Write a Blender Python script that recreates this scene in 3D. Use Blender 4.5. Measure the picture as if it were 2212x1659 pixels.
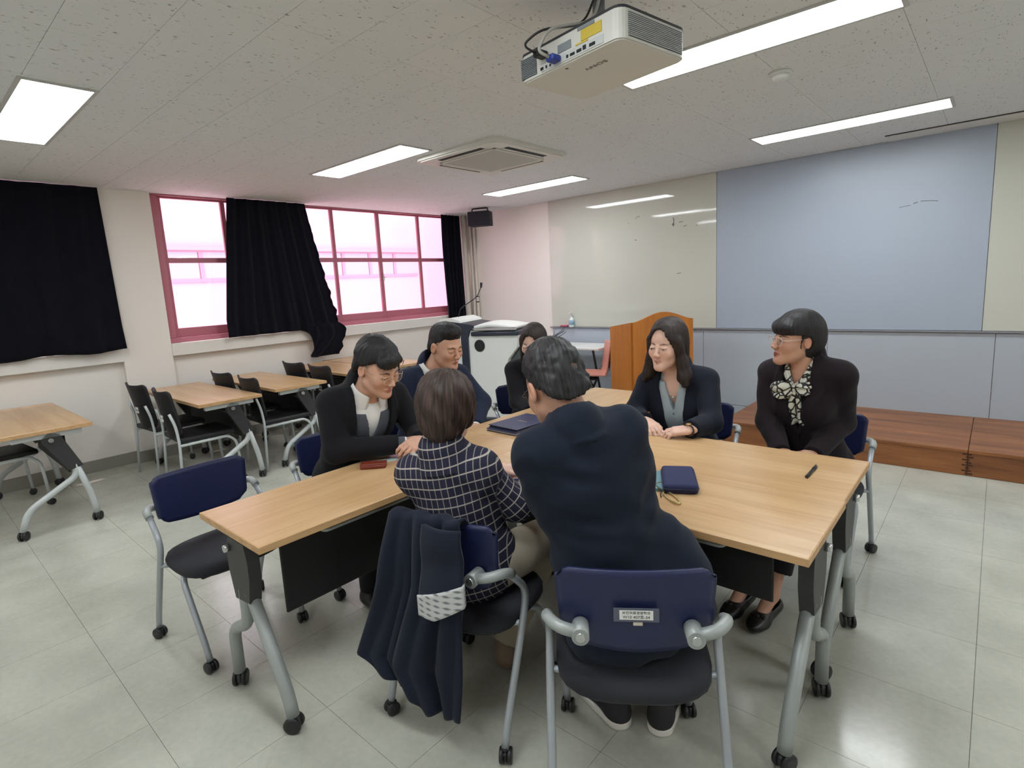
import bpy, bmesh, math, random
import numpy as np
from mathutils import Vector, Matrix

for o in list(bpy.data.objects): bpy.data.objects.remove(o)
SC = bpy.context.scene
COL = SC.collection
random.seed(7)
PI = math.pi

# ------------------------------------------------------------------ camera
FPX, FX, FY = 1192.99, -5.85, -27.49
YAW, PITCH, ROLL = -0.7265, -0.1542, -0.0537
cam = bpy.data.cameras.new('camera'); camo = bpy.data.objects.new('camera', cam); COL.objects.link(camo)
_f = Vector((math.sin(YAW)*math.cos(PITCH), math.cos(YAW)*math.cos(PITCH), math.sin(PITCH)))
_r0 = Vector((math.cos(YAW), -math.sin(YAW), 0)); _u0 = _r0.cross(_f)
_r = _r0*math.cos(ROLL)+_u0*math.sin(ROLL); _u = _u0*math.cos(ROLL)-_r0*math.sin(ROLL)
CAMLOC = Vector((6.1468, -6.0527, 1.5092))
M = Matrix((( _r.x, _u.x, -_f.x, CAMLOC.x), (_r.y, _u.y, -_f.y, CAMLOC.y), (_r.z, _u.z, -_f.z, CAMLOC.z), (0,0,0,1)))
camo.matrix_world = M
cam.sensor_fit = 'HORIZONTAL'; cam.sensor_width = 36.0; cam.lens = FPX*36.0/2212
cam.shift_x = -FX/2212; cam.shift_y = FY/2212
cam.clip_start = 0.05; cam.clip_end = 200
SC.camera = camo

# ------------------------------------------------------------------ view, world, sun
SC.view_settings.view_transform = 'Standard'
SC.view_settings.look = 'None'
SC.view_settings.gamma = 1.0
SC.view_settings.use_curve_mapping = False
SC.view_settings.exposure = 0.0
W = bpy.data.worlds.new('world'); SC.world = W; W.use_nodes = True
wn = W.node_tree.nodes; wl = W.node_tree.links
bg = wn['Background']; bg.inputs[0].default_value = (0.93, 0.95, 1.0, 1); bg.inputs[1].default_value = 3.4
sun = bpy.data.lights.new('sun', 'SUN'); sun.energy = 5.0; sun.angle = math.radians(1.2); sun.color = (1.0, 0.95, 0.88)
suno = bpy.data.objects.new('sun', sun); COL.objects.link(suno)
suno.rotation_euler = Vector((0.20, -0.03, -0.98)).to_track_quat('-Z', 'Y').to_euler()
LAMP = 19.0      # emission of the ceiling light diffusers

H = 2.57        # ceiling height

# ------------------------------------------------------------------ helpers
def tag(o, label=None, cat=None, group=None, kind=None):
    if label: o['label'] = label
    if cat: o['category'] = cat
    if group: o['group'] = group
    if kind: o['kind'] = kind
    return o

def empty(name, loc=(0,0,0), rz=0, label=None, cat=None, group=None):
    o = bpy.data.objects.new(name, None); COL.objects.link(o)
    o.location = loc; o.rotation_euler = (0,0,rz); o.empty_display_size = .1
    return tag(o, label, cat, group)

def link(name, me, mat=None, parent=None):
    o = bpy.data.objects.new(name, me); COL.objects.link(o)
    if mat is not None and not me.materials: me.materials.append(mat)
    if parent is not None: o.parent = parent
    return o

def copy_tree(o, parent=None, loc=None, rz=None, label=None, group=None):
    c = o.copy(); COL.objects.link(c)
    if parent is not None: c.parent = parent
    if loc is not None: c.location = loc
    if rz is not None: c.rotation_euler = (0,0,rz)
    if label: c['label'] = label
    if group: c['group'] = group
    for ch in list(o.children): copy_tree(ch, c)
    return c

class MB:
    """collects geometry, builds one mesh object"""
    def __init__(s): s.v = []; s.f = []; s.smooth = []; s.T = None
    def add(s, vs, fs, smooth=False):
        b = len(s.v)
        if s.T is not None: vs = [tuple(s.T @ Vector(v)) for v in vs]
        s.v += [tuple(v) for v in vs]; s.f += [tuple(i+b for i in f) for f in fs]; s.smooth += [smooth]*len(fs)
        return s
    def box(s, x0, x1, y0, y1, z0, z1):
        v = [(x,y,z) for z in (z0,z1) for y in (y0,y1) for x in (x0,x1)]
        return s.add(v, [(0,2,3,1),(4,5,7,6),(0,1,5,4),(2,6,7,3),(0,4,6,2),(1,3,7,5)])
    def rbox(s, x0, x1, y0, y1, z0, z1, b=.004, seg=1):
        bm = bmesh.new(); bmesh.ops.create_cube(bm, size=1)
        for v in bm.verts: v.co = Vector(((x0+x1)/2+v.co.x*(x1-x0), (y0+y1)/2+v.co.y*(y1-y0), (z0+z1)/2+v.co.z*(z1-z0)))
        bmesh.ops.bevel(bm, geom=bm.edges[:], offset=b, segments=seg, affect='EDGES', profile=.6)
        bm.verts.index_update()
        s.add([v.co.copy() for v in bm.verts], [[v.index for v in f.verts] for f in bm.faces], seg > 1)
        bm.free(); return s
    def tube(s, pts, r, n=10, cap=True, closed=False):
        pts = [Vector(p) for p in pts]; m = len(pts)
        rs = r if isinstance(r, (list,tuple)) else [r]*m
        vs = []; up = None
        for i, p in enumerate(pts):
            if closed: d = pts[(i+1)%m]-pts[i-1]
            else: d = pts[min(i+1,m-1)]-pts[max(i-1,0)]
            d.normalize()
            if up is None:
                up = Vector((0,0,1)) if abs(d.z) < .9 else Vector((1,0,0))
            a = d.cross(up)
            if a.length < 1e-5: a = d.orthogonal()
            a.normalize(); b = a.cross(d).normalized(); up = b
            for k in range(n):
                t = 2*PI*k/n; vs.append(p+(a*math.cos(t)+b*math.sin(t))*rs[i])
        fs = []
        for i in range(m if closed else m-1):
            j = (i+1) % m
            for k in range(n):
                l = (k+1) % n; fs.append((i*n+k, i*n+l, j*n+l, j*n+k))
        s.add(vs, fs, True)
        if cap and not closed:
            b = len(s.v)-len(vs)
            s.f.append(tuple(b+k for k in range(n))[::-1]); s.smooth.append(False)
            s.f.append(tuple(b+(m-1)*n+k for k in range(n))); s.smooth.append(False)
        return s
    def lathe(s, prof, n=20, axis='z', c=(0,0,0)):
        vs = []; m = len(prof)
        for r, h in prof:
            for k in range(n):
                t = 2*PI*k/n; a, b = r*math.cos(t), r*math.sin(t)
                p = {'z':(a,b,h),'x':(h,a,b),'y':(b,h,a)}[axis]
                vs.append((p[0]+c[0], p[1]+c[1], p[2]+c[2]))
        fs = [(i*n+k, i*n+(k+1)%n, (i+1)*n+(k+1)%n, (i+1)*n+k) for i in range(m-1) for k in range(n)]
        s.add(vs, fs, True); b = len(s.v)-len(vs)
        s.f.append(tuple(b+k for k in range(n))[::-1]); s.smooth.append(False)
        s.f.append(tuple(b+(m-1)*n+k for k in range(n))); s.smooth.append(False)
        return s
    def prism(s, poly, d0, d1, axis='z', smooth=False):
        """2D polygon (a,b) extruded between d0 and d1 along axis"""
        n = len(poly); vs = []
        for d in (d0, d1):
            for a, b in poly: vs.append({'z':(a,b,d),'y':(a,d,b),'x':(d,a,b)}[axis])
        fs = [tuple(range(n))[::-1], tuple(range(n,2*n))]+[(k,(k+1)%n,n+(k+1)%n,n+k) for k in range(n)]
        return s.add(vs, fs, smooth)
    def grid(s, fn, nu, nv, thick=0.0, smooth=True):
        """fn(u,v)->Vector; closed slab if thick"""
        P = [[Vector(fn(i/nu, j/nv)) for j in range(nv+1)] for i in range(nu+1)]
        if thick <= 0:
            vs = [P[i][j] for i in range(nu+1) for j in range(nv+1)]
            w = nv+1
            return s.add(vs, [(i*w+j,(i+1)*w+j,(i+1)*w+j+1,i*w+j+1) for i in range(nu) for j in range(nv)], smooth)
        N = [[None]*(nv+1) for _ in range(nu+1)]
        for i in range(nu+1):
            for j in range(nv+1):
                a = P[min(i+1,nu)][j]-P[max(i-1,0)][j]; b = P[i][min(j+1,nv)]-P[i][max(j-1,0)]
                n = a.cross(b); n.normalize(); N[i][j] = n
        w = nv+1; K = (nu+1)*w
        vs = [P[i][j] for i in range(nu+1) for j in range(w)]+[P[i][j]-N[i][j]*thick for i in range(nu+1) for j in range(w)]
        fs = []
        for i in range(nu):
            for j in range(nv):
                q = (i*w+j,(i+1)*w+j,(i+1)*w+j+1,i*w+j+1); fs.append(q); fs.append(tuple(K+t for t in q[::-1]))
        for j in range(nv):
            fs.append((j, j+1, K+j+1, K+j)); b = nu*w; fs.append((b+j+1, b+j, K+b+j, K+b+j+1))
        for i in range(nu):
            a, b = i*w, (i+1)*w; fs.append((b, a, K+a, K+b)); fs.append((a+nv, b+nv, K+b+nv, K+a+nv))
        return s.add(vs, fs, smooth)
    def mesh(s, name='mesh'):
        me = bpy.data.meshes.new(name); me.from_pydata(s.v, [], s.f)
        me.polygons.foreach_set('use_smooth', s.smooth); me.update(); return me
    def build(s, name, mat, parent=None, label=None):
        o = link(name, s.mesh(name), mat, parent)
        if label: o['label'] = label
        return o

def struct(name, mb, mat, parent=None):
    o = mb.build(name, mat, parent)
    if parent is None: o['kind'] = 'structure'
    return o

def arc_pts(pts, r=.03, seg=5):
    """polyline with rounded corners"""
    pts = [Vector(p) for p in pts]; out = [pts[0]]
    for i in range(1, len(pts)-1):
        p, a, b = pts[i], pts[i-1], pts[i+1]
        da, db = (a-p), (b-p); l = min(r, da.length*.48, db.length*.48)
        A = p+da.normalized()*l; B = p+db.normalized()*l
        for k in range(seg+1):
            t = k/seg; out.append(A*(1-t)**2+p*2*t*(1-t)+B*t*t)
    out.append(pts[-1]); return out

# ------------------------------------------------------------------ materials
MATS = {}
def nodes_of(m): return m.node_tree.nodes, m.node_tree.links
def mat(name, col, rough=.5, metal=0., spec=.5, noise=None, bump=None, coat=0., sheen=0., emit=None):
    if name in MATS: return MATS[name]
    m = bpy.data.materials.new(name); m.use_nodes = True; n, l = nodes_of(m); p = n['Principled BSDF']
    p.inputs['Base Color'].default_value = (*col, 1); p.inputs['Roughness'].default_value = rough
    p.inputs['Metallic'].default_value = metal; p.inputs['Specular IOR Level'].default_value = spec
    p.inputs['Coat Weight'].default_value = coat; p.inputs['Sheen Weight'].default_value = sheen
    tc = None
    if noise or bump:
        tc = n.new('ShaderNodeTexCoord')
    if noise:           # (scale, amount)  colour variation
        t = n.new('ShaderNodeTexNoise'); t.inputs['Scale'].default_value = noise[0]; t.inputs['Detail'].default_value = 4
        l.new(tc.outputs['Object'], t.inputs['Vector'])
        mx = n.new('ShaderNodeMix'); mx.data_type = 'RGBA'
        a = noise[1]
        mx.inputs['A'].default_value = (*[max(0,c*(1-a)) for c in col], 1); mx.inputs['B'].default_value = (*[min(1,c*(1+a)) for c in col], 1)
        l.new(t.outputs['Fac'], mx.inputs['Factor']); l.new(mx.outputs['Result'], p.inputs['Base Color'])
    if bump:            # (scale, strength, distance)
        t = n.new('ShaderNodeTexNoise'); t.inputs['Scale'].default_value = bump[0]; t.inputs['Detail'].default_value = 3
        l.new(tc.outputs['Object'], t.inputs['Vector'])
        b = n.new('ShaderNodeBump'); b.inputs['Strength'].default_value = bump[1]; b.inputs['Distance'].default_value = bump[2]
        l.new(t.outputs['Fac'], b.inputs['Height']); l.new(b.outputs['Normal'], p.inputs['Normal'])
    if emit:
        p.inputs['Emission Color'].default_value = (*emit[0], 1); p.inputs['Emission Strength'].default_value = emit[1]
    MATS[name] = m; return m

def wood(name, c1, c2, scale=(1.2, 14, 14), rough=.35, coat=0.):
    m = bpy.data.materials.new(name); m.use_nodes = True; n, l = nodes_of(m); p = n['Principled BSDF']
    tc = n.new('ShaderNodeTexCoord'); oi = n.new('ShaderNodeObjectInfo')
    mp = n.new('ShaderNodeMapping'); mp.inputs['Scale'].default_value = scale
    ad = n.new('ShaderNodeVectorMath'); ad.operation = 'ADD'
    mu = n.new('ShaderNodeMath'); mu.operation = 'MULTIPLY'; mu.inputs[1].default_value = 17.0
    l.new(oi.outputs['Random'], mu.inputs[0]); l.new(tc.outputs['Object'], mp.inputs['Vector'])
    l.new(mp.outputs['Vector'], ad.inputs[0]); l.new(mu.outputs[0], ad.inputs[1])
    t = n.new('ShaderNodeTexNoise'); t.inputs['Scale'].default_value = 1.0; t.inputs['Detail'].default_value = 6; t.inputs['Roughness'].default_value = .6; t.inputs['Distortion'].default_value = .4
    l.new(ad.outputs[0], t.inputs['Vector'])
    t2 = n.new('ShaderNodeTexNoise'); t2.inputs['Scale'].default_value = 5.0; t2.inputs['Detail'].default_value = 4
    l.new(ad.outputs[0], t2.inputs['Vector'])
    mm = n.new('ShaderNodeMath'); mm.operation = 'MULTIPLY_ADD'; mm.inputs[1].default_value = .35
    l.new(t2.outputs['Fac'], mm.inputs[0]); l.new(t.outputs['Fac'], mm.inputs[2])
    cr = n.new('ShaderNodeValToRGB'); cr.color_ramp.elements[0].position = .5; cr.color_ramp.elements[1].position = .85
    cr.color_ramp.elements[0].color = (*c1,1); cr.color_ramp.elements[1].color = (*c2,1)
    l.new(mm.outputs[0], cr.inputs['Fac']); l.new(cr.outputs['Color'], p.inputs['Base Color'])
    p.inputs['Roughness'].default_value = rough; p.inputs['Coat Weight'].default_value = coat
    MATS[name] = m; return m

def srgb(r, g, b):
    f = lambda c: (c/255/12.92) if c/255 <= .04045 else ((c/255+.055)/1.055)**2.4
    return (f(r), f(g), f(b))

BEECH = wood('beech_laminate', srgb(210,176,132), srgb(190,150,106), (1.0, 13, 13), .30)
BEECH_EDGE = wood('beech_edge', srgb(206,168,122), srgb(184,144,98), (2, 30, 30), .5)
DAIS = wood('dais_wood', srgb(164,106,62), srgb(116,70,40), (.9, 10, 10), .38)
LECT = wood('lectern_wood', srgb(196,122,44), srgb(178,104,34), (8, 8, 1.2), .42)
WALLP = mat('wall_paint', srgb(240,234,227), .7, noise=(1.2,.03), bump=(60,.08,.002))
STEEL = mat('silver_tube', srgb(168,174,180), .38, .35, noise=(30,.04))
TUBEW = mat('pale_tube', srgb(196,202,202), .42, .1, noise=(20,.04))
TUBEG = mat('gray_tube', srgb(160,166,164), .42, .2, noise=(20,.04))
BLUEP = mat('navy_plastic', srgb(30,37,76), .42, bump=(220,.12,.001))
SEATB = mat('seat_fabric', srgb(38,39,46), .85, bump=(500,.25,.001), noise=(90,.15))
BLACKP = mat('black_plastic', srgb(26,27,30), .5, bump=(160,.1,.001))
DARKJ = mat('joint_plastic', srgb(52,53,54), .5, bump=(160,.1,.001))
PANELB = mat('modesty_black', srgb(16,16,19), .62, bump=(300,.1,.001))
RUBBER = mat('caster_rubber', srgb(30,31,34), .4)
CHROME = mat('chrome', srgb(200,202,205), .2, .9)
WHITEP = mat('white_plastic', srgb(226,228,226), .38, noise=(4,.02))
CURT = mat('curtain_cloth', srgb(15,16,25), .95, spec=.15, noise=(9,.25), bump=(260,.2,.001), sheen=.05)
PINKF = mat('window_frame_pink', srgb(186,112,128), .45, noise=(6,.06))
PAPER = mat('paper_white', srgb(238,240,238), .7)
# ================================================================== SETTING
RX, RY = 9.9, -8.5          # room extents
def in_view(p, m=.06):
    v = Vector(p)-CAMLOC; z = v.dot(_f)
    if z < .15: return False
    x = .5+(FX+FPX*v.dot(_r)/z)/2212; y = .5*1659/1659+(FY-FPX*v.dot(_u)/z)/1659
    return -m < x < 1+m and -m < y < 1+m

# floor: vinyl tiles with fine joints
def tile_mat():
    m = bpy.data.materials.new('vinyl_tile'); m.use_nodes = True; n, l = nodes_of(m); p = n['Principled BSDF']
    geo = n.new('ShaderNodeNewGeometry'); oi = n.new('ShaderNodeObjectInfo')
    t = n.new('ShaderNodeTexNoise'); t.inputs['Scale'].default_value = 3.5; t.inputs['Detail'].default_value = 5; l.new(geo.outputs['Position'], t.inputs['Vector'])
    t2 = n.new('ShaderNodeTexNoise'); t2.inputs['Scale'].default_value = 45; t2.inputs['Detail'].default_value = 3; l.new(geo.outputs['Position'], t2.inputs['Vector'])
    ad = n.new('ShaderNodeMath'); ad.operation = 'MULTIPLY_ADD'; ad.inputs[1].default_value = .4; l.new(t2.outputs['Fac'], ad.inputs[0]); l.new(t.outputs['Fac'], ad.inputs[2])
    ad2 = n.new('ShaderNodeMath'); ad2.operation = 'MULTIPLY_ADD'; ad2.inputs[1].default_value = .06; l.new(oi.outputs['Random'], ad2.inputs[0]); l.new(ad.outputs[0], ad2.inputs[2])
    cr = n.new('ShaderNodeValToRGB'); cr.color_ramp.elements[0].position = .35; cr.color_ramp.elements[1].position = 1.0
    cr.color_ramp.elements[0].color = (*srgb(166,167,155),1); cr.color_ramp.elements[1].color = (*srgb(196,197,185),1)
    l.new(ad2.outputs[0], cr.inputs['Fac']); l.new(cr.outputs['Color'], p.inputs['Base Color'])
    r = n.new('ShaderNodeMapRange'); r.inputs['To Min'].default_value = .09; r.inputs['To Max'].default_value = .24; l.new(t.outputs['Fac'], r.inputs['Value']); l.new(r.outputs[0], p.inputs['Roughness'])
    p.inputs['Specular IOR Level'].default_value = .5
    b = n.new('ShaderNodeBump'); b.inputs['Strength'].default_value = .05; b.inputs['Distance'].default_value = .004
    t3 = n.new('ShaderNodeTexNoise'); t3.inputs['Scale'].default_value = 9; l.new(geo.outputs['Position'], t3.inputs['Vector'])
    l.new(t3.outputs['Fac'], b.inputs['Height']); l.new(b.outputs['Normal'], p.inputs['Normal'])
    return m
TILE = tile_mat()
GROUT = mat('tile_joint', srgb(120,118,106), .9)
floor = struct('floor', MB().box(-.25, RX, RY, .1, -.12, -.004), GROUT)
TS = .45; tx0, ty0 = 5.72-13*TS, -5.17-8*TS
tm = MB().box(0, TS-.0014, 0, TS-.0014, -.006, 0).mesh('tile'); tm.materials.append(TILE)
rest = MB(); cnt = 0
for i in range(24):
    for j in range(22):
        x, y = tx0+i*TS, ty0+j*TS
        if x > RX-.05 or y > -.05 or y < RY-.4: continue
        cx, cy = x+TS/2, y+TS/2
        vis = any(in_view((cx+a, cy+b, 0), .02) for a in (-.2, .2) for b in (-.2, .2)) and not (cx > 4.5 and cy > -1.0)
        if vis and cnt < 300:
            o = link('floor_tile', tm, None, floor); o.location = (x, y, 0); cnt += 1
        else: rest.box(x, x+TS-.0014, y, y+TS-.0014, -.006, 0)
if rest.f:
    o = rest.build('floor_tile_rest', TILE, floor); o['kind'] = 'stuff'

# ceiling: mineral fibre boards
def ceil_mat():
    m = bpy.data.materials.new('mineral_board'); m.use_nodes = True; n, l = nodes_of(m); p = n['Principled BSDF']
    geo = n.new('ShaderNodeNewGeometry'); mp = n.new('ShaderNodeMapping'); mp.inputs['Scale'].default_value = (95, 38, 1); l.new(geo.outputs['Position'], mp.inputs['Vector'])
    t = n.new('ShaderNodeTexNoise'); t.inputs['Scale'].default_value = 1; t.inputs['Detail'].default_value = 2; l.new(mp.outputs[0], t.inputs['Vector'])
    cr = n.new('ShaderNodeValToRGB'); e = cr.color_ramp.elements; e[0].position = .66; e[0].color = (*srgb(228,231,233),1); e[1].position = .72; e[1].color = (*srgb(160,159,157),1)
    l.new(t.outputs['Fac'], cr.inputs['Fac']); l.new(cr.outputs['Color'], p.inputs['Base Color']); p.inputs['Roughness'].default_value = .9; p.inputs['Specular IOR Level'].default_value = .15
    iv = n.new('ShaderNodeMath'); iv.operation = 'GREATER_THAN'; iv.inputs[1].default_value = .67; l.new(t.outputs['Fac'], iv.inputs[0])
    b = n.new('ShaderNodeBump'); b.invert = True; b.inputs['Strength'].default_value = .35; b.inputs['Distance'].default_value = .002
    l.new(iv.outputs[0], b.inputs['Height']); l.new(b.outputs['Normal'], p.inputs['Normal'])
    return m
CEIL = ceil_mat()
ceiling = struct('ceiling', MB().box(-.25, RX, RY, .1, H+.004, H+.2), mat('ceiling_joint', srgb(120,118,112), .9))
CX, CY = .6, .3; cx0, cy0 = 5.175-9*CX, -3.954-15*CY
cm = MB().rbox(0, CX-.0016, 0, CY-.0016, H, H+.006, .0005).mesh('board'); cm.materials.append(CEIL)
rest = MB(); cnt = 0
for i in range(18):
    for j in range(30):
        x, y = cx0+i*CX, cy0+j*CY
        if x > RX-.05 or y > -.02 or y < RY-.25: continue
        c = (x+CX/2, y+CY/2, H)
        vis = any(in_view((c[0]+a, c[1]+b, H), .0) for a in (-.28, .28) for b in (-.14, .14))
        if vis and cnt < 300:
            o = link('ceiling_board', cm, None, ceiling); o.location = (x, y, 0); cnt += 1
        else: rest.box(x, x+CX-.0016, y, y+CY-.0016, H, H+.006)
if rest.f:
    o = rest.build('ceiling_board_rest', CEIL, ceiling); o['kind'] = 'stuff'

# walls
struct('wall_front', MB().box(-.25, RX+.2, 0, .2, -.1, H+.2), WALLP)
struct('wall_right', MB().box(RX, RX+.2, RY, 0, -.1, H+.2), WALLP)
struct('wall_back', MB().box(-.25, RX+.2, RY-.2, RY, -.1, H+.2), WALLP)
PY0, PY1 = -4.58, -4.165      # pillar between the two window bays
wl_ = MB()
wl_.box(-.32, -.07, RY, PY0, -.1, 1.0); wl_.box(-.32, -.07, PY1, .0, -.1, 1.0)
wl_.box(-.32, 0.0, PY0, PY1, -.1, H); wl_.box(-.32, 0.0, RY-.1, -7.0, -.1, H)
wl_.box(-.32, -.0, -.03, .0, 1.0, H)
struct('wall_left', wl_, WALLP)
LEDGE = mat('ledge_paint', srgb(232,229,224), .55, noise=(5,.03))
struct('trim_1', MB().rbox(-.30, 0.012, PY1, -.03, .99, 1.115, .004), LEDGE)
struct('trim_2', MB().rbox(-.30, 0.012, -7.0, PY0, .99, 1.115, .004), LEDGE)
BASEB = mat('baseboard_gray', srgb(146,143,134), .6)
struct('baseboard_left', MB().rbox(-.07, -.055, RY, -.02, 0, .11, .002).rbox(-.01, .014, PY0-.012, PY1+.012, 0, .11, .002), BASEB)
struct('baseboard_front', MB().rbox(.0, 1.6, -.014, 0, 0, .1, .002), BASEB)

# windows
def glass_mat():
    m = bpy.data.materials.new('window_glass'); m.use_nodes = True; n, l = nodes_of(m); n.remove(n['Principled BSDF'])
    t = n.new('ShaderNodeBsdfTransparent'); t.inputs[0].default_value = (.98, .91, .95, 1)
    g = n.new('ShaderNodeBsdfGlossy'); g.inputs['Roughness'].default_value = .02
    lw = n.new('ShaderNodeLayerWeight'); lw.inputs['Blend'].default_value = .5
    pw = n.new('ShaderNodeMath'); pw.operation = 'POWER'; pw.inputs[1].default_value = 5; l.new(lw.outputs['Facing'], pw.inputs[0])
    ma = n.new('ShaderNodeMath'); ma.operation = 'MULTIPLY_ADD'; ma.inputs[1].default_value = .9; ma.inputs[2].default_value = .045; l.new(pw.outputs[0], ma.inputs[0])
    mx = n.new('ShaderNodeMixShader'); l.new(ma.outputs[0], mx.inputs[0]); l.new(t.outputs[0], mx.inputs[1]); l.new(g.outputs[0], mx.inputs[2])
    l.new(mx.outputs[0], n['Material Output'].inputs['Surface']); return m
GLASS = glass_mat()
def window(name, ys, dbl=()):
    w = empty(name, (-.1, (ys[0]+ys[-1])/2, 1.115)); w['kind'] = 'structure'
    oy = (ys[0]+ys[-1])/2; oz = 1.115
    fr = MB(); X0, X1 = -.05, .035
    def b(y0, y1, z0, z1, x0=X0, x1=X1): fr.rbox(x0, x1, y0-oy, y1-oy, z0-oz, z1-oz, .003)
    b(ys[0]-.04, ys[-1]+.04, 1.115, 1.165, -.09, .06)
    b(ys[0]-.04, ys[-1]+.04, 2.556, H, -.09, .05)
    b(ys[0]-.04, ys[0]+.03, 1.165, 2.556); b(ys[-1]-.03, ys[-1]+.04, 1.165, 2.556)
    fr.build('frame', PINKF, w)
    k = 0
    for i in range(len(ys)-1):
        y0, y1 = ys[i], ys[i+1]; xo = .012 if (i//2) % 2 else -.022
        a, c = y0+(.03 if i == 0 else 0), y1-(.03 if i == len(ys)-2 else 0)
        m = MB()
        wl2 = .038 if (i % 2 == 0) else .022; wr2 = .022 if (i % 2 == 0) else .038
        def bb(u0, u1, z0, z1): m.rbox(xo-.016, xo+.018, u0-oy, u1-oy, z0-oz, z1-oz, .003)
        bb(a, a+wl2, 1.165, 2.556); bb(c-wr2, c, 1.165, 2.556)
        bb(a+wl2, c-wr2, 1.165, 1.255); bb(a+wl2, c-wr2, 2.54, 2.556); bb(a+wl2, c-wr2, 1.91, 1.96)
        s = m.build('sash', PINKF, w)
        for z0, z1 in ((1.255, 1.91), (1.96, 2.54)):
            MB().box(xo-.003, xo+.001, a+wl2-.004-oy, c-wr2+.004-oy, z0-.004-oz, z1+.004-oz).build('pane', GLASS, s)
    lt = MB().rbox(.03, .05, ys[4]-.012-oy, ys[4]+.012-oy, 1.66-oz, 1.74-oz, .004); lt.rbox(.05, .058, ys[4]-.006-oy, ys[4]+.03-oy, 1.70-oz, 1.712-oz, .002)
    lt.build('latch', CHROME, w, 'small chrome window latch')
    return w
window('window_1', [-4.115, -3.46, -2.83, -2.19, -1.50, -.80, -.09])
window('window_2', [-6.95, -6.3, -5.7, -5.1, -4.62, -4.6][:4]+[-4.85, -4.62])

# outside: pink building round the courtyard
FACP = mat('facade_pink', srgb(238,186,204), .9, noise=(.6,.03))
FACD = mat('facade_glass', srgb(176,182,202), .3)
FACF = mat('facade_frame', srgb(224,152,176), .6)
FACB = mat('facade_soffit', srgb(176,168,186), .7)
GRD = mat('courtyard_paving', srgb(214,208,204), .9)
struct('ground', MB().box(-40, -.4, -30, 30, -3.2, -3.0), GRD)
bld = empty('courtyard_building', (-6.0, 0, -3.0), 0, 'pale pink building across the courtyard with a strip of windows', 'building')
MB().box(-3, 0, -16, 6, 0, 7.2).build('facade', FACP, bld)
for yy in (-13.5, -9.9, -6.3, -2.36, .9):
    wv = MB()
    wv.box(0, .035, yy, yy+3.1, 4.9, 4.97); wv.box(0, .035, yy, yy+3.1, 5.50, 5.53)
    fo = wv.build('window_strip', FACF, bld)
    MB().box(.0, .12, yy-.1, yy+3.2, 5.53, 5.60).build('canopy', FACB, fo)
    for q in range(4):
        y0 = yy+q*.775
        MB().box(.005, .02, y0+.05, y0+.73, 4.97, 5.50).build('window_pane', FACD, fo)
        MB().box(0, .04, y0-.03, y0+.045, 4.9, 5.53).build('mullion', FACF, fo)
wing = empty('courtyard_wing', (-3.4, 5.2, -3.0), 0, 'salmon pink wing of the building seen past the right curtain', 'building')
MB().box(-2.6, 3.2, 0, 3, 0, 7.2).build('facade', mat('facade_salmon', srgb(244,196,198), .9, noise=(.6,.03)), wing)
f2 = MB().box(-2.05, -1.3, -.03, 0, 3.7, 5.2).build('window_frame', FACF, wing)
for a, b in ((3.76, 4.40), (4.46, 5.14)): MB().box(-1.99, -1.36, -.04, -.02, a, b).build('window_pane', FACD, f2)
MB().box(-.9, -.75, -.06, 0, 0, 7.2).build('downpipe', mat('facade_cream', srgb(240,226,206), .8), wing)

# front wall: boards and panels
GLB = mat('glass_board_cream', srgb(206,208,197), .045, spec=.55, noise=(.8,.015))
SCRB = mat('screen_board', srgb(170,182,198), .38, spec=.8, noise=(1.5,.02), bump=(350,.03,.0008))
LOWP = mat('lower_panel', srgb(178,188,199), .5, noise=(1.2,.02))
X1b, X2b, X3b = 1.618, 3.851, 6.068; HB = .92
MARK = mat('marker_smudge', srgb(112,112,108), .6)
def wallboard(name, x0, x1, m, label):
    o = empty(name, (x0, 0, HB), 0, label, 'board')
    MB().rbox(0, x1-x0-.004, -.019, -.002, .006, H-HB-.001, .002).build('board_panel', m, o)
    return o
def smudge(o, strokes):
    m = MB()
    for pts, r in strokes: m.tube([(x-o.location.x, -.0192, z-o.location.z) for x, z in pts], r, 5)
    m.build('marker_marks', MARK, o, 'leftover marker smudges')
gb = wallboard('glass_writing_board', X1b, X2b, GLB, 'glossy cream glass writing board between the corner and the gray screen panel')
smudge(gb, [([(3.36,2.16),(3.37,2.13),(3.365,2.10),(3.35,2.085)], .004), ([(3.35,2.085),(3.365,2.07),(3.372,2.085),(3.36,2.10)], .005), ([(3.43,2.10),(3.47,2.105)], .003), ([(3.48,2.05),(3.52,2.06)], .003), ([(3.63,2.05),(3.635,2.045)], .005),
            ([(2.80,2.16),(2.805,2.155)], .005), ([(2.89,2.2),(2.91,2.22),(2.95,2.225)], .0025), ([(2.88,1.96),(2.9,1.955)], .004), ([(3.40,1.54),(3.45,1.545)], .003)])
sb = wallboard('projection_screen', X2b, X3b, SCRB, 'matt blue-gray screen panel in the middle of the front wall')
smudge(sb, [([(5.55,2.02),(5.58,2.03)], .003), ([(5.60,2.035),(5.67,2.03),(5.72,2.02)], .002), ([(5.45,2.0),(5.53,2.01)], .002)])
wallboard('glass_writing_board', X3b, 8.29, GLB, 'cream glass writing board at the right edge, beyond the gray screen panel')
lp = struct('trim_3', MB().rbox(X1b-.03, 8.3, -.040, -.001, HB-.010, HB+.004, .002), mat('tray_metal', srgb(150,152,158), .4, .4))
cl = empty('wall_cladding', (X1b, 0, 0), 0, 'blue-gray cladding panels along the wall under the boards', 'wall panel')
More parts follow.
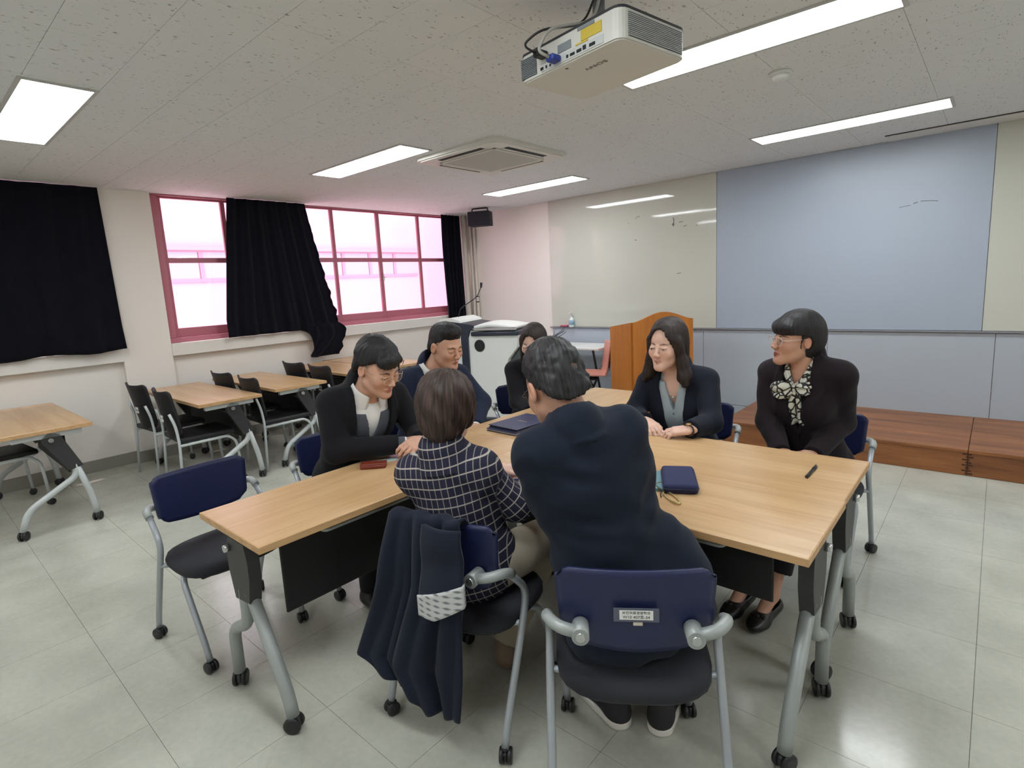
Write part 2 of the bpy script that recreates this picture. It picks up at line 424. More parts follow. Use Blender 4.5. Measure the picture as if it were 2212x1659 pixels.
for x0, x1 in ((X1b, 2.66), (2.66, 3.705), (3.705, 4.93), (4.93, 6.155), (6.155, 7.4), (7.4, 8.3)):
    MB().rbox(x0-X1b+.002, x1-X1b-.002, -.016, 0, .085, HB-.014, .002).build('panel', LOWP, cl)
    MB().rbox(x0-X1b+.002, x1-X1b-.002, -.016, 0, .0, .080, .002).build('skirting', LOWP, cl)

# ceiling fittings
EMIT = mat('lamp_diffuser', (1,1,1), .5, emit=((.94,.98,1.0), LAMP))
LFR = mat('lamp_frame', srgb(196,196,194), .5)
LL, LW = 1.2474, .2759
def lamp(x, y, label):
    o = empty('ceiling_lamp', (x+LL/2, y+LW/2, H), 0, label, 'ceiling lamp', 'recessed ceiling lamps')
    m = MB(); a, b = LL/2, LW/2
    m.box(-a-.018, a+.018, -b-.018, -b, -.008, 0); m.box(-a-.018, a+.018, b, b+.018, -.008, 0)
    m.box(-a-.018, -a, -b, b, -.008, 0); m.box(a, a+.018, -b, b, -.008, 0)
    m.build('frame', LFR, o)
    MB().box(-a, a, -b, b, -.006, -.001).build('diffuser', EMIT, o)
LXs = (1.54, 4.55, 7.6)
for i, (x, y, lb) in enumerate([(1.541,-3.34,'lit rectangular ceiling lamp beside the air conditioner, nearer the camera'), (1.593,-1.218,'lit rectangular ceiling lamp between air conditioner and glass board'),
      (4.583,-1.218,'lit rectangular ceiling lamp closest to the screen panel'), (4.532,-3.34,'lit rectangular ceiling lamp partly hidden by the projector'),
      (1.466,-5.45,'lit rectangular ceiling lamp at the left edge above the closed curtain'),
      (4.53,-5.45,'lit rectangular ceiling lamp behind the projector, overhead and unseen'), (7.6,-1.218,'lit rectangular ceiling lamp in the unseen right-hand row by the front wall'),  # unseen from here on: lamp grid continued, added for even room light
      (7.6,-3.34,'lit rectangular ceiling lamp in the unseen right-hand row, middle'), (7.6,-5.45,'lit rectangular ceiling lamp in the unseen right-hand row, behind the camera'),
      (1.5,-7.4,'lit rectangular ceiling lamp of the unseen back row near the windows'), (4.53,-7.4,'lit rectangular ceiling lamp of the unseen back row, middle')]): lamp(x, y, lb)

# cassette air conditioner
ac = empty('air_conditioner', (2.935, -2.51, H), 0, 'white four-way cassette air conditioner set in the ceiling', 'air conditioner')
def rrect(w, h, r, n=6):
    pts = []
    for cx, cy, a0 in ((w-r,h-r,0),(-w+r,h-r,PI/2),(-w+r,-h+r,PI),(w-r,-h+r,3*PI/2)):
        for k in range(n+1):
            a = a0+PI/2*k/n; pts.append((cx+r*math.cos(a), cy+r*math.sin(a)))
    return pts
ACW = mat('ac_white', srgb(222,221,214), .45)
MB().prism(rrect(.46,.46,.09), -.028, 0).prism(rrect(.44,.44,.085), -.036, -.028).build('panel', ACW, ac)
for k in range(4):
    c, s_ = math.cos(k*PI/2), math.sin(k*PI/2)
    m = MB(); m.T = Matrix.Rotation(k*PI/2, 4, 'Z')
    m.box(-.24, .24, .335, .385, -.038, -.030); m.build('outlet_slot', mat('ac_slot', srgb(24,25,28), .7), ac)
    m = MB(); m.T = Matrix.Rotation(k*PI/2, 4, 'Z')
    m.rbox(-.25, .25, .325, .345, -.044, -.036, .003); m.build('louvre', ACW, ac)
gr = MB().prism(rrect(.285,.285,.02), -.041, -.030).build('grille', mat('ac_grille', srgb(188,187,180), .7, bump=(400,.4,.002)), ac)
m = MB()
for k in range(4):
    m.T = Matrix.Rotation(k*PI/2, 4, 'Z'); m.rbox(-.305, .305, .285, .305, -.046, -.036, .003)
m.build('grille_frame', ACW, gr)

# smoke detector
sd = empty('smoke_detector', (5.19, -2.64, H), 0, 'small round white smoke detector on the ceiling', 'detector')
MB().lathe([(.055,0),(.055,-.012),(.048,-.018)], 24).build('base', WHITEP, sd)
MB().lathe([(.044,-.018),(.044,-.030),(.036,-.040),(.012,-.043)], 24).build('sensor_head', WHITEP, sd)

# roll-down screen slot in the ceiling along the front wall
sl = empty('screen_slot', (5.36, -.30, H-.001), 0, 'long narrow ceiling slot with pale trim above the screen panel', 'screen slot')
MB().rbox(0, 4.2, .0, .23, -.012, 0, .003).build('cover_strip', mat('slot_trim', srgb(222,222,220), .5), sl)
MB().box(0, 4.2, -.02, .004, -.004, 0).build('slit', mat('slot_dark', srgb(40,40,42), .8), sl)

# projector, hung upside down
pj = empty('ceiling_projector', (5.010, -4.188, H), math.radians(-9.8), 'white projector hung from the ceiling over the meeting table', 'projector')
PJ = mat('projector_white', srgb(214,214,208), .42, noise=(3,.02)); z0, z1 = -.318, -.222
hw, hd = .242, .176
MB().prism(rrect(hw, hd, .035, 5), z0+.004, z1-.004).prism(rrect(hw-.006, hd-.006, .03, 5), z0, z0+.004).prism(rrect(hw-.004, hd-.004, .03, 5), z1-.004, z1).build('housing', PJ, pj)
MB().prism(rrect(hw+.001, hd+.001, .035, 5), z1-.004, z1+.004).build('base_seam', mat('projector_seam', srgb(48,50,54), .6), pj)
VENT = mat('vent_gray', srgb(132,140,144), .6); VENTD = mat('vent_dark', srgb(70,78,82), .7)
v = MB().box(hw-.002, hw+.0015, -hd+.035, hd-.03, z0+.012, z1-.010).build('side_vent', VENTD, pj)
m = MB()
for k in range(13):
    z = z0+.014+k*.0056; m.box(hw, hw+.004, -hd+.035, hd-.03, z, z+.0028)
m.build('vent_slats', mat('vent_slat', srgb(176,180,180), .5), v)
v = MB().box(-hw+.012, -hw+.095, -hd-.0015, -hd+.002, z0+.012, z1-.014).build('rear_vent', VENTD, pj)
m = MB()
for k in range(12):
    z = z0+.014+k*.0058; m.box(-hw+.012, -hw+.095, -hd-.004, -hd, z, z+.0028)
m.build('vent_slats', VENT, v)
MB().rbox(-hw+.12, hw-.07, -hd-.003, -hd+.002, z0+.008, z0+.034, .001).build('port_panel', mat('port_panel', srgb(196,200,200), .5), pj)
for x, w_, h_ in ((-.125,.016,.010),(-.098,.008,.010),(-.078,.008,.008),(.006,.010,.010),(.024,.022,.009),(.055,.022,.010),(.083,.015,.014),(.112,.026,.010)):
    MB().rbox(x, x+w_, -hd-.005, -hd-.001, z0+.014, z0+.014+h_, .001).build('socket', BLACKP, pj)
MB().box(-.035, .028, -hd-.003, -hd, z0+.042, z0+.068).build('fan_grille', VENT, pj)
MB().box(.075, .165, -hd-.0025, -hd, z0+.045, z0+.078).box(.05, .105, -hd-.0025, -hd, z0+.038, z0+.043).build('warning_label', mat('yellow_label', srgb(206,184,70), .5), pj, 'yellow warning label')
MB().box(.06, .135, -hd-.002, -hd, z0+.08, z0+.09).build('rating_label', VENT, pj)
MB().rbox(-.055, -.018, -hd-.045, -hd-.002, z0+.012, z0+.034, .005).build('blue_plug', mat('blue_plug', srgb(40,62,150), .45), pj, 'blue monitor cable plug')
MB().rbox(-.115, -.08, -hd-.05, -hd-.002, z0+.045, z0+.068, .005).build('power_plug', BLACKP, pj)
MB().tube(arc_pts([(-.098,-hd-.05,z0+.056),(-.12,-hd-.09,z0+.08),(-.06,-hd-.06,z1+.02),(.0,-.08,z1+.05),(.02,.0,-.01)], .05), .004, 8).build('power_cable', BLACKP, pj)
MB().tube(arc_pts([(-.036,-hd-.045,z0+.024),(-.05,-hd-.085,z0+.04),(-.03,-hd-.05,z1+.015),(.02,-.05,z1+.06),(.03,.0,-.01)], .05), .0055, 8).build('video_cable', mat('cable_gray', srgb(168,168,162), .6), pj)
MB().tube([(0,0,z1),(0,0,0)], .022, 14).lathe([(.07,-.012),(.07,0)], 20).rbox(-.09,.09,-.012,.012,z1+.002,z1+.016,.003).rbox(-.012,.012,-.09,.09,z1+.002,z1+.016,.003).build('ceiling_mount', mat('mount_gray', srgb(120,122,126), .45, .5), pj)
tc_ = bpy.data.curves.new('logo', 'FONT'); tc_.body = 'SONY'; tc_.size = .026; tc_.align_x = 'CENTER'; tc_.align_y = 'CENTER'; tc_.extrude = .0006
lo = bpy.data.objects.new('logo', tc_); COL.objects.link(lo)
dg = bpy.context.evaluated_depsgraph_get(); lme = bpy.data.meshes.new_from_object(lo.evaluated_get(dg)); bpy.data.objects.remove(lo)
lme.transform(Matrix.Diagonal((1.5, 1, 1, 1)))
lgo = link('logo_lettering', lme, mat('logo_gray', srgb(110,110,106), .5), pj); lgo.location = (.045, -.075, z0-.0006); lgo.rotation_euler = (PI, 0, PI)
MB().lathe([(.006,z0-.001),(.006,z0+.002)], 12, c=(-.03,-hd+.035,0)).build('sensor_dot', mat('sensor_dot', srgb(90,86,74), .5), pj)

# dais along the front wall
def dais(x0, x1, label):
    o = empty('wooden_dais', (x0, -1.13, 0), 0, label, 'platform', 'low wooden platform units')
    w = x1-x0
    MB().rbox(0, w-.003, .0, 1.11, .165, .19, .003).build('top_board', DAIS, o)
    MB().rbox(0, w-.003, .004, .022, .0, .165, .002).build('front_panel', DAIS, o)
    MB().rbox(0, .018, .022, 1.11, 0, .165, .002).build('side_panel', DAIS, o); MB().rbox(w-.021, w-.003, .022, 1.11, 0, .165, .002).build('side_panel', DAIS, o)
    return o
d1 = dais(4.33, 6.06, 'brown wooden platform unit behind the women, left of the dark joint')
d2 = dais(6.06, 8.3, 'brown wooden platform unit at the right edge, beyond the dark joint')
m = MB()
for k in range(8): m.box(-.012-.02*(k % 2), .03-.01*(k % 3), .0015, .006, .012+k*.02, .022+k*.02)
m.build('tape_marks', mat('tape_dark', srgb(70,40,26), .7), d2)

# corner pipes and loudspeaker
PIPE = mat('pipe_cream', srgb(222,214,204), .55)
for x, y, r in ((.07, -.07, .045), (.18, -.045, .026), (.245, -.04, .022)):
    nm = 'conduit_pipe'
    o = MB().tube([(x,y,0),(x,y,H)], r, 14).build(nm, PIPE)
    tag(o, {.07:'thick cream pipe tight in the room corner', .18:'thin cream conduit next to the thick corner pipe', .245:'outermost thin cream conduit of the corner, with dark bands'}[x], 'pipe', 'corner pipes')
    if x > .2: MB().tube([(x,y,1.28),(x,y,1.295)], r+.002, 14).tube([(x,y,1.36),(x,y,1.375)], r+.002, 14).build('band', BLACKP, o)
# ================================================================== FURNITURE
def caster_mesh(r, hood=True):
    w = MB(); 
    for sx in (-1, 1): w.lathe([(r*.5,-.006),(r*.95,-.006),(r,-.003),(r,.004),(r*.9,.007),(r*.4,.007)], 16, 'x', (sx*r*.55, 0, r))
    h = MB().rbox(-r*.3, r*.3, -r*.75, r*.75, r*.55, r*1.75, r*.25, 2).tube([(0,-r*.1,r*1.5),(0,-r*.1,r*2.25)], r*.42, 10)
    return w.mesh('wheel'), h.mesh('caster')
CW_T, CH_T = caster_mesh(.031); CW_C, CH_C = caster_mesh(.025)
CW_T.materials.append(RUBBER); CH_T.materials.append(DARKJ); CW_C.materials.append(RUBBER); CH_C.materials.append(BLACKP)
def caster(parent, loc, rz, big=False):
    h = link('caster', CH_T if big else CH_C, None, parent); h.location = loc; h.rotation_euler = (0,0,rz)
    link('wheels', CW_T if big else CW_C, None, h)

TL, TWd, TH = 1.385, .495, .72
def make_table(name, tube, seed, fork=False):
    rnd = random.Random(seed)
    t = empty(name)
    L, Wd = TL, TWd
    MB().rbox(-L/2+.001, L/2-.001, -Wd/2+.001, Wd/2-.001, TH-.026, TH, .002).build('table_top', BEECH, t)
    e = MB(); zz0, zz1 = TH-.0245, TH-.0015
    e.box(-L/2, L/2, -Wd/2-.0006, -Wd/2+.001, zz0, zz1).box(-L/2, L/2, Wd/2-.001, Wd/2+.0006, zz0, zz1)
    e.box(-L/2-.0006, -L/2+.001, -Wd/2, Wd/2, zz0, zz1).box(L/2-.001, L/2+.0006, -Wd/2, Wd/2, zz0, zz1)
    e.build('edge_band', BEECH_EDGE, t)
    MB().tube([(-L/2+.045,.0,.61),(L/2-.045,.0,.61)], .019, 12).build('beam', BLACKP, t)
    MB().rbox(-L/2+.13, L/2-.13, -.105, -.093, .37, .675, .004).build('modesty_panel', PANELB, t)
    m = MB()
    for k in (-1, 1):
        a = L/2-.2
        m.tube(arc_pts([(-a,.1*k-.05,.69),(-a,.1*k-.05,.655),(a,.1*k-.05,.655),(a,.1*k-.05,.69)], .03), .005, 8)
    for k in range(5):
        x = -.4+.2*k; m.tube(arc_pts([(x,-.17,.66),(x,-.14,.64),(x,.06,.655)], .02), .004, 6)
    m.tube(arc_pts([(-.45,-.165,.692),(-.45,-.215,.672),(.45,-.215,.672),(.45,-.165,.692)], .03), .006, 8)
    m.build('wire_shelf', tube, t)
    for s in (-1, 1):
        x = s*(L/2-(.06 if fork else .042))
        if fork:       # slanting joint arm, tubes forking below it
            poly = [(-.005,.690),(.03,.66),(.03,.62),(-.085,.405),(-.165,.425),(-.065,.672)]
            j = MB().prism(poly, x-.020, x+.020, 'x').build('leg_joint', DARKJ, t)
            MB().tube([(x+s*.018,-.012,.64),(x+s*.045,-.012,.64)], .015, 14).build('knob', CHROME, j)
            MB().rbox(x-.02, x+.02, -.19, .19, .655, .694, .003).build('top_bracket', tube, t)
            MB().tube(arc_pts([(x,-.125,.44),(x,-.120,.355),(x,.170,.185),(x,.21,.058)], .07, 7), .0205, 12).build('leg', tube, t)
            MB().tube(arc_pts([(x,-.125,.44),(x,-.185,.20),(x,-.20,.058)], .08, 7), .0205, 12).build('leg', tube, t)
        else:
            poly = [(-.07,.668),(.06,.668),(.085,.60),(.085,.54),(.055,.43),(-.06,.445),(-.085,.54),(-.085,.61)]
            j = MB().prism([(y,z) for y, z in poly], x-.022, x+.022, 'x').build('leg_joint', DARKJ, t)
            MB().tube([(x+s*.02,.06,.625),(x+s*.040,.06,.625)], .014, 14).build('knob', CHROME, j)
            MB().rbox(x-.02, x+.02, -.19, .19, .672, .694, .003).build('top_bracket', tube, t)
            MB().tube(arc_pts([(x,.025,.47),(x,.025,.325),(x,.185,.245),(x,.185,.058)], .06, 7), .0225, 12).build('leg', tube, t)
            MB().tube(arc_pts([(x,-.03,.47),(x-s*.012,-.195,.15),(x-s*.015,-.213,.058)], .07, 7), .0225, 12).build('leg', tube, t)
        caster(t, (x,.21 if fork else .185,0), rnd.uniform(-1,1), True); caster(t, (x,-.20,0) if fork else (x-s*.015,-.213,0), rnd.uniform(-1,1), True)
    return t
def place(o, x, y, rz, label, cat, group):
    o.location = (x, y, 0); o.rotation_euler = (0,0,rz); tag(o, label, cat, group); return o
MT = 'flip-top tables pushed together for the meeting'
ta = place(make_table('folding_table', TUBEG, 1), 4.165, -4.665, PI/2, 'beech folding table whose free end juts out at the front left', 'table', MT)
tb = place(copy_tree(ta), 4.165, -3.278, PI/2, 'beech folding table carrying the dark blue folders, between the men and the lectern', 'table', MT)
tcc = place(copy_tree(ta), 5.108, -4.216, 0, 'beech folding table at the near right carrying the blue pouch', 'table', MT)
td = place(copy_tree(ta), 5.103, -3.720, 0, 'beech folding table at the far right carrying the black pen', 'table', MT)
for t_ in (tcc, td):            # these two have the shorter front panel
    for c_ in t_.children:
        if c_.name.startswith('modesty_panel'): c_.scale.z = .672; c_.location.z = .2214
SG = 'flip-top tables lined up along the window wall'
lt = place(make_table('folding_table', TUBEW, 2, True), .736, -5.415, PI, 'beech folding table cut off by the left edge, under the closed black curtain', 'table', SG)
for x, y, lb in ((.857,-4.268,'beech folding table beside the pillar, behind the empty blue chair'), (.77,-3.612,'beech folding table under the left half of the open window, third along the wall'),
                 (.75,-2.80,'beech folding table under the hanging curtain corner, behind the man in glasses'), (.66,-2.29,'beech folding table farthest along the window wall')):
    place(copy_tree(lt), x, y, PI, lb, 'table', SG)

# --- blue meeting chair -----------------------------------------------------
def back_surface(w0, w1, z0, z1, y0, y1, curve, sag, th, wing=0):
    def fn(u, v):
        t = v; z = z0+(z1-z0)*t; w = w0+(w1-w0)*t
        x = (u-.5)*w
        k = (2*u-1)
        z -= sag*(1-k*k)*(1-t)
        z += wing*abs(k)**3*t
        ex = max(0, abs(k)-.86)/.14; ez = max(0, abs(2*t-1)-.80)/.20     # rounded corners
        if ex > 0 and ez > 0: 
            x *= 1-.05*ex*ez; z -= (1 if t > .5 else -1)*.02*ex*ez
        y = y0+(y1-y0)*t+curve*k*k
        return (x, y, z)
    return fn
def make_chair(name):
    t = empty(name)
    # seat cushion: rounded outline, domed
    out = []
    for k in range(36):
        a = 2*PI*k/36; c, s_ = math.cos(a), math.sin(a)
        r = 1/((abs(c)**3.2+abs(s_)**3.2)**(1/3.2)); out.append((.225*r*c*(1+.03*s_), .205*r*s_+.012))
    prof = [(.80,.378),(.95,.382),(1.0,.395),(1.0,.412),(.97,.426),(.86,.436),(.5,.441),(.0,.442)]
    vs = []; fs = []; n = len(out)
    for f, z in prof:
        vs += [(x*f, y*f, z-.006*(y < -.1)*f) for x, y in out]
    for i in range(len(prof)-1):
        for k in range(n): fs.append((i*n+k, i*n+(k+1)%n, (i+1)*n+(k+1)%n, (i+1)*n+k))
    fs.append(tuple(range(n))[::-1])
    MB().add(vs, fs, True).build('seat', SEATB, t)
    MB().rbox(-.17, .17, -.14, .16, .366, .38, .006).build('seat_pan', BLACKP, t)
    b = MB().grid(back_surface(.395, .425, .553, .762, -.176, -.186, .026, .026, .012), 22, 12, .011).build('backrest', BLUEP, t)
    for s in (-1, 1):
        # rear leg rises, leans back at the top and carries the bracket
        MB().tube(arc_pts([(s*.237,-.227,.05),(s*.237,-.205,.12),(s*.240,-.075,.40),(s*.238,-.035,.50),(s*.234,-.145,.612)], .07, 7), .0125, 12).build('leg', STEEL, t)
        MB().tube(arc_pts([(s*.18,.03,.376),(s*.215,.085,.362),(s*.212,.205,.13),(s*.208,.227,.05)], .05, 6), .0125, 12).build('leg', STEEL, t)
        MB().tube([(s*.240,-.075,.395),(s*.15,-.06,.372)], .0105, 10).build('side_rail', STEEL, t)
        br = MB().tube(arc_pts([(s*.236,-.125,.598),(s*.236,-.165,.620),(s*.205,-.208,.618),(s*.145,-.212,.603)], .03, 5), .0165, 12)
        bk = br.build('bracket', TUBEG, t)
        MB().lathe([(.023,-.03),(.023,.028)], 18, 'y', (s*.145,-.200,.602)).build('pivot_cap', TUBEG, bk)
        MB().lathe([(.012,-.034),(.012,-.02)], 14, 'y', (s*.145,-.200,.602)).build('pivot_screw', CHROME, bk)
        caster(t, (s*.237,-.227,0), .4*s); caster(t, (s*.208,.227,0), .2*s)
    return t
def ang(dx, dy): return math.atan2(dy, dx)-PI/2      # rotation that turns local +Y to (dx,dy)
CG = 'blue meeting chairs around the tables'
ch0 = place(make_chair('meeting_chair'), 3.567, -5.165, ang(1,.05), 'empty navy chair with black seat at the free left end of the tables', 'chair', CG)
def chair(x, y, rz, lb): return place(copy_tree(ch0), x, y, rz, lb, 'chair', CG)
CH = {}
CH['m1'] = chair(3.56, -4.50, ang(1,-.12), 'navy chair under the man in glasses and gray vest')
CH['m2'] = chair(3.44, -3.86, ang(1,-.1), 'navy chair under the young man in the open white collar')
CH['w3'] = chair(3.57, -2.93, ang(1,-.35), 'navy chair under the woman half hidden behind the leaning man')
CH['w4'] = chair(4.845, -3.04, ang(.1,-1), 'navy chair under the long-haired woman with the wristwatch')
CH['w5'] = chair(5.48, -2.97, ang(-.02,-1), 'navy chair under the woman with the patterned scarf')
CH['w6'] = chair(4.774, -4.765, ang(-.207,.978), 'navy chair with a coat hung over its back, under the woman in checks')
CH['m7'] = chair(5.384, -4.711, ang(-.558,.83), 'navy chair with a white paper label on its back, nearest the camera')

# paper label with printed lines on the nearest chair
lb = empty('asset_label'); 
o = CH['m7']
st = MB().box(-.058, .058, -.001, .0, -.020, .020).build('tape_strip', mat('clear_tape', srgb(92,96,112), .3), o)
st.location = (.0, -.1955, .648); st.rotation_euler = (math.radians(2.7), 0, 0)
bpy.data.objects.remove(lb)
MB().box(-.043, .043, -.0018, -.001, -.0135, .0135).build('paper_label', PAPER, st, 'white printed paper label')
MB().box(-.008, .016, -.0018, -.0005, -.030, -.021).build('small_sticker', mat('sticker_beige', srgb(206,196,180), .6), st)
def text_mesh(body, size, ext=.0003):
    c = bpy.data.curves.new('t', 'FONT'); c.body = body; c.size = size; c.align_x = 'CENTER'; c.align_y = 'CENTER'; c.extrude = ext
    q = bpy.data.objects.new('t', c); COL.objects.link(q); dg = bpy.context.evaluated_depsgraph_get()
    me = bpy.data.meshes.new_from_object(q.evaluated_get(dg)); bpy.data.objects.remove(q); return me
INK = mat('ink_black', srgb(40,40,46), .6)
me = text_mesh('W10 407호-34', .0115)
x = link('printed_text', me, INK, st); x.location = (0, -.002, -.006); x.rotation_euler = (PI/2, 0, 0); x.scale = (1.0, 1, 1)
me = text_mesh('보건의료경영학과', .0098)
x = link('printed_text', me, INK, st); x.location = (0, -.002, .0065); x.rotation_euler = (PI/2, 0, 0)

# --- black study chairs -----------------------------------------------------
def make_study_chair(name):
    t = empty(name)
    MB().rbox(-.21, .21, -.20, .22, .415, .455, .018, 3).build('seat', BLACKP, t)
    MB().grid(back_surface(.37, .44, .46, .83, -.205, -.275, .05, .03, .012, .02), 18, 12, .012).build('backrest', mat('black_back', srgb(24,24,28), .55, bump=(200,.15,.001)), t)
    for s in (-1, 1):
        MB().tube(arc_pts([(s*.225,-.225,.01),(s*.215,-.20,.42),(s*.19,-.205,.56),(s*.185,-.235,.66)], .06, 5), .011, 10).build('leg', TUBEW, t)
        MB().tube(arc_pts([(s*.215,-.20,.40),(s*.215,.16,.405),(s*.22,.215,.35),(s*.225,.235,.045)], .05, 5), .011, 10).build('leg', TUBEW, t)
        caster(t, (s*.225,.235,0), .3*s)
    MB().tube([(-.215,-.1,.40),(.215,-.1,.40)], .010, 8).tube([(-.215,.12,.40),(.215,.12,.40)], .010, 8).build('cross_rail', TUBEW, t)
    q = MB().box(.03, .09, -.2595, -.2575, .62, .642).box(.03, .09, -.2575, -.2555, .59, .612).build('label_sticker', PAPER, t)
    return t
SCG = 'black study chairs at the window tables'
sc0 = place(make_study_chair('study_chair'), .55, -4.44, .06, 'black study chair against the pillar, nearest the window wall', 'chair', SCG)
def schair(x, y, rz, lb): return place(copy_tree(sc0), x, y, rz, lb, 'chair', SCG)
schair(1.20, -4.43, -.05, 'black study chair with two white stickers, just behind the empty blue chair')
schair(.58, -3.74, .03, 'black study chair of the second pair, on the window side')
schair(1.22, -3.76, -.06, 'black study chair of the second pair, on the aisle side')
schair(.62, -3.03, .02, 'black study chair of the third pair, on the window side')
schair(1.18, -3.05, -.03, 'black study chair of the third pair, beside the man in glasses')
schair(.45, -5.62, .1, 'black study chair tucked under the table at the left edge')
schair(1.55, -2.45, -.25, 'black study chair at the farthest window table, between the two men')

# --- curtains ---------------------------------------------------------------
def curtain(name, fn, nu, nv, label):
    o = MB().grid(fn, nu, nv, .006).build(name, CURT); tag(o, label, 'curtain', 'black blackout curtains'); return o
def fold(u, n, ph=0): return math.sin(u*n*2*PI+ph)+.45*math.sin(u*n*4.6*PI+1.3+ph)
def cur_left(u, v):       # v 0 top .. 1 bottom
    y = -6.75+(2.165-.0*v)*u-.0*v
    if u > .9: y += .02*v*(u-.9)*10
    x = .045+.018*fold(u, 9, v*1.2)*(.5+.5*v)+.02*math.sin(u*7+2)*v
    z = H-.005-(1.455+.012*math.sin(u*23))*v
    if v > .85: x += .04*(v-.85)/.15*(.5+.5*math.sin(u*14+1))
    return (x, y, z)
curtain('blackout_curtain', cur_left, 110, 30, 'closed black curtain over the left window bay')
def cur_mid(u, v):
    yl = -3.475-.17*min(1, v*1.15)
    yr = -2.60+.33*min(1,v*1.1)**1.1
    y = yl+(yr-yl)*u
    s = 1/(1+math.exp(-(u-.70)*45))
    zb = 1.125*(1-s)+.80*s
    z = H-.005-(H-zb)*v
    x = .05+.02*fold(u, 6, v*.8)*(.45+.55*v)+.02*v
    if z < 1.16: x += .05*s+.03*s*math.sin(v*9)
    if z < 1.05: y -= .09*s*(1.05-z)/.25*(1 if u > .5 else 0)*2.2*(1-.3*math.sin(u*20))
    if u > .94: y += .018*math.sin(v*47)*v+.012*math.sin(v*101)*v
    return (x, y, z)
curtain('blackout_curtain', cur_mid, 100, 60, 'black curtain half drawn in the middle of the open window, corner trailing over the ledge')
def cur_right(u, v):
    yl = -.50-.02*math.sin(v*4); yr = -.125
    y = yl+(yr-yl)*u
    return (.05+.028*fold(u, 5, v)*(.6+.4*v), y, H-.005-(1.50-.02*u)*v)
curtain('blackout_curtain', cur_right, 50, 24, 'narrow black curtain gathered in the corner by the loudspeaker')

# --- loudspeaker in the corner ---------------------------------------------
sp = empty('wall_speaker', (.76, -.42, 2.33), math.radians(28), 'black loudspeaker hung high in the corner by the window', 'speaker')
MB().rbox(-.15, .15, -.10, .10, 0, .19, .008, 2).build('cabinet', mat('speaker_black', srgb(22,24,32), .7, bump=(300,.2,.001)), sp)
MB().rbox(-.14, .14, -.106, -.098, .01, .18, .004).build('front_grille', mat('speaker_grille', srgb(30,32,42), .8, bump=(600,.5,.001)), sp)
MB().tube(arc_pts([(-.11,0,.18),(-.11,0,.235),(.11,0,.235),(.11,0,.18)], .02), .009, 8).build('hanging_bracket', BLACKP, sp)
MB().box(-.152, -.145, -.09, -.07, .03, .06).build('side_badge', WHITEP, sp)

# --- digital lectern (white podium) ----------------------------------------
pod = empty('digital_lectern', (1.72, -1.42, 0), ang(.35,-.94), 'white and dark gray digital lectern in the corner with a gooseneck microphone', 'lectern')
PWH = mat('podium_white', srgb(232,235,232), .3, noise=(2,.015)); PDK = mat('podium_dark', srgb(44,50,64), .35)
class MBX(MB):
    def __init__(s): super().__init__(); s.T = Matrix.Diagonal((-1,1,1,1))
    def add(s, vs, fs, smooth=False): return super().add(vs, [tuple(f)[::-1] for f in fs], smooth)
# local +Y faces the room
MBX().prism([(-.50,.0),(-.17,.0),(-.17,.98),(-.20,1.06),(-.30,1.09),(-.44,1.08),(-.52,1.02),(-.54,.6)], -.30, .31, 'y').build('side_tower', PWH, pod)
MBX().prism([(-.185,.0),(-.10,.0),(-.10,.90),(-.075,.96),(-.02,.985),(-.02,1.01),(-.13,1.03),(-.30,1.055),(-.30,1.035),(-.21,1.01),(-.185,.94)], -.27, .325, 'y').build('dark_band', PDK, pod)
front = [(-.10,.05),(.42,.05),(.44,.16),(.36,.30),(.32,.52),(.36,.66),(.47,.78),(.48,.90),(-.07,.96),(-.10,.88)]
MBX().prism(front, -.22, .30, 'y').build('front_body', PWH, pod)
MBX().prism([(.34,.20),(.50,.10),(.50,.80),(.475,.76),(.37,.65),(.325,.52),(.365,.31)], -.20, .22, 'y').build('side_cover', mat('podium_gray', srgb(84,92,92), .5), pod)
MBX().rbox(-.06, .50, -.26, .33, .90, .945, .012, 2).build('desk_edge', PDK, pod)
MBX().rbox(-.02, .48, .30, .338, .955, .985, .006).build('drawer_strip', CHROME, pod)
def lid(u, v):
    x = -.05+.5*u; y = -.25+.57*v
    return (x, y, .985+.055*math.sin(PI*min(1, .12+u*.9))*(.6+.4*math.sin(PI*v)))
MBX().grid(lid, 14, 10, .03).build('monitor_lid', PWH, pod)
MBX().lathe([(.062,-.004),(.062,.006)], 28, 'y', (.03,.302,.80)).build('speaker_disc', mat('disc_black', srgb(24,26,30), .6, bump=(500,.4,.001)), pod)
MBX().tube(arc_pts([(-.33,.05,1.06),(-.30,.08,1.17),(-.05,.10,1.30),(.0,.10,1.40)], .10, 6), .005, 8).build('microphone_stem', BLACKP, pod)
MBX().tube([(.0,.10,1.39),(.008,.105,1.44)], [.011,.014], 10).build('microphone_head', BLACKP, pod)
MBX().rbox(-.56, .50, -.30, .34, 0, .05, .01).build('plinth', PDK, pod)

pod.scale.z = 1.08
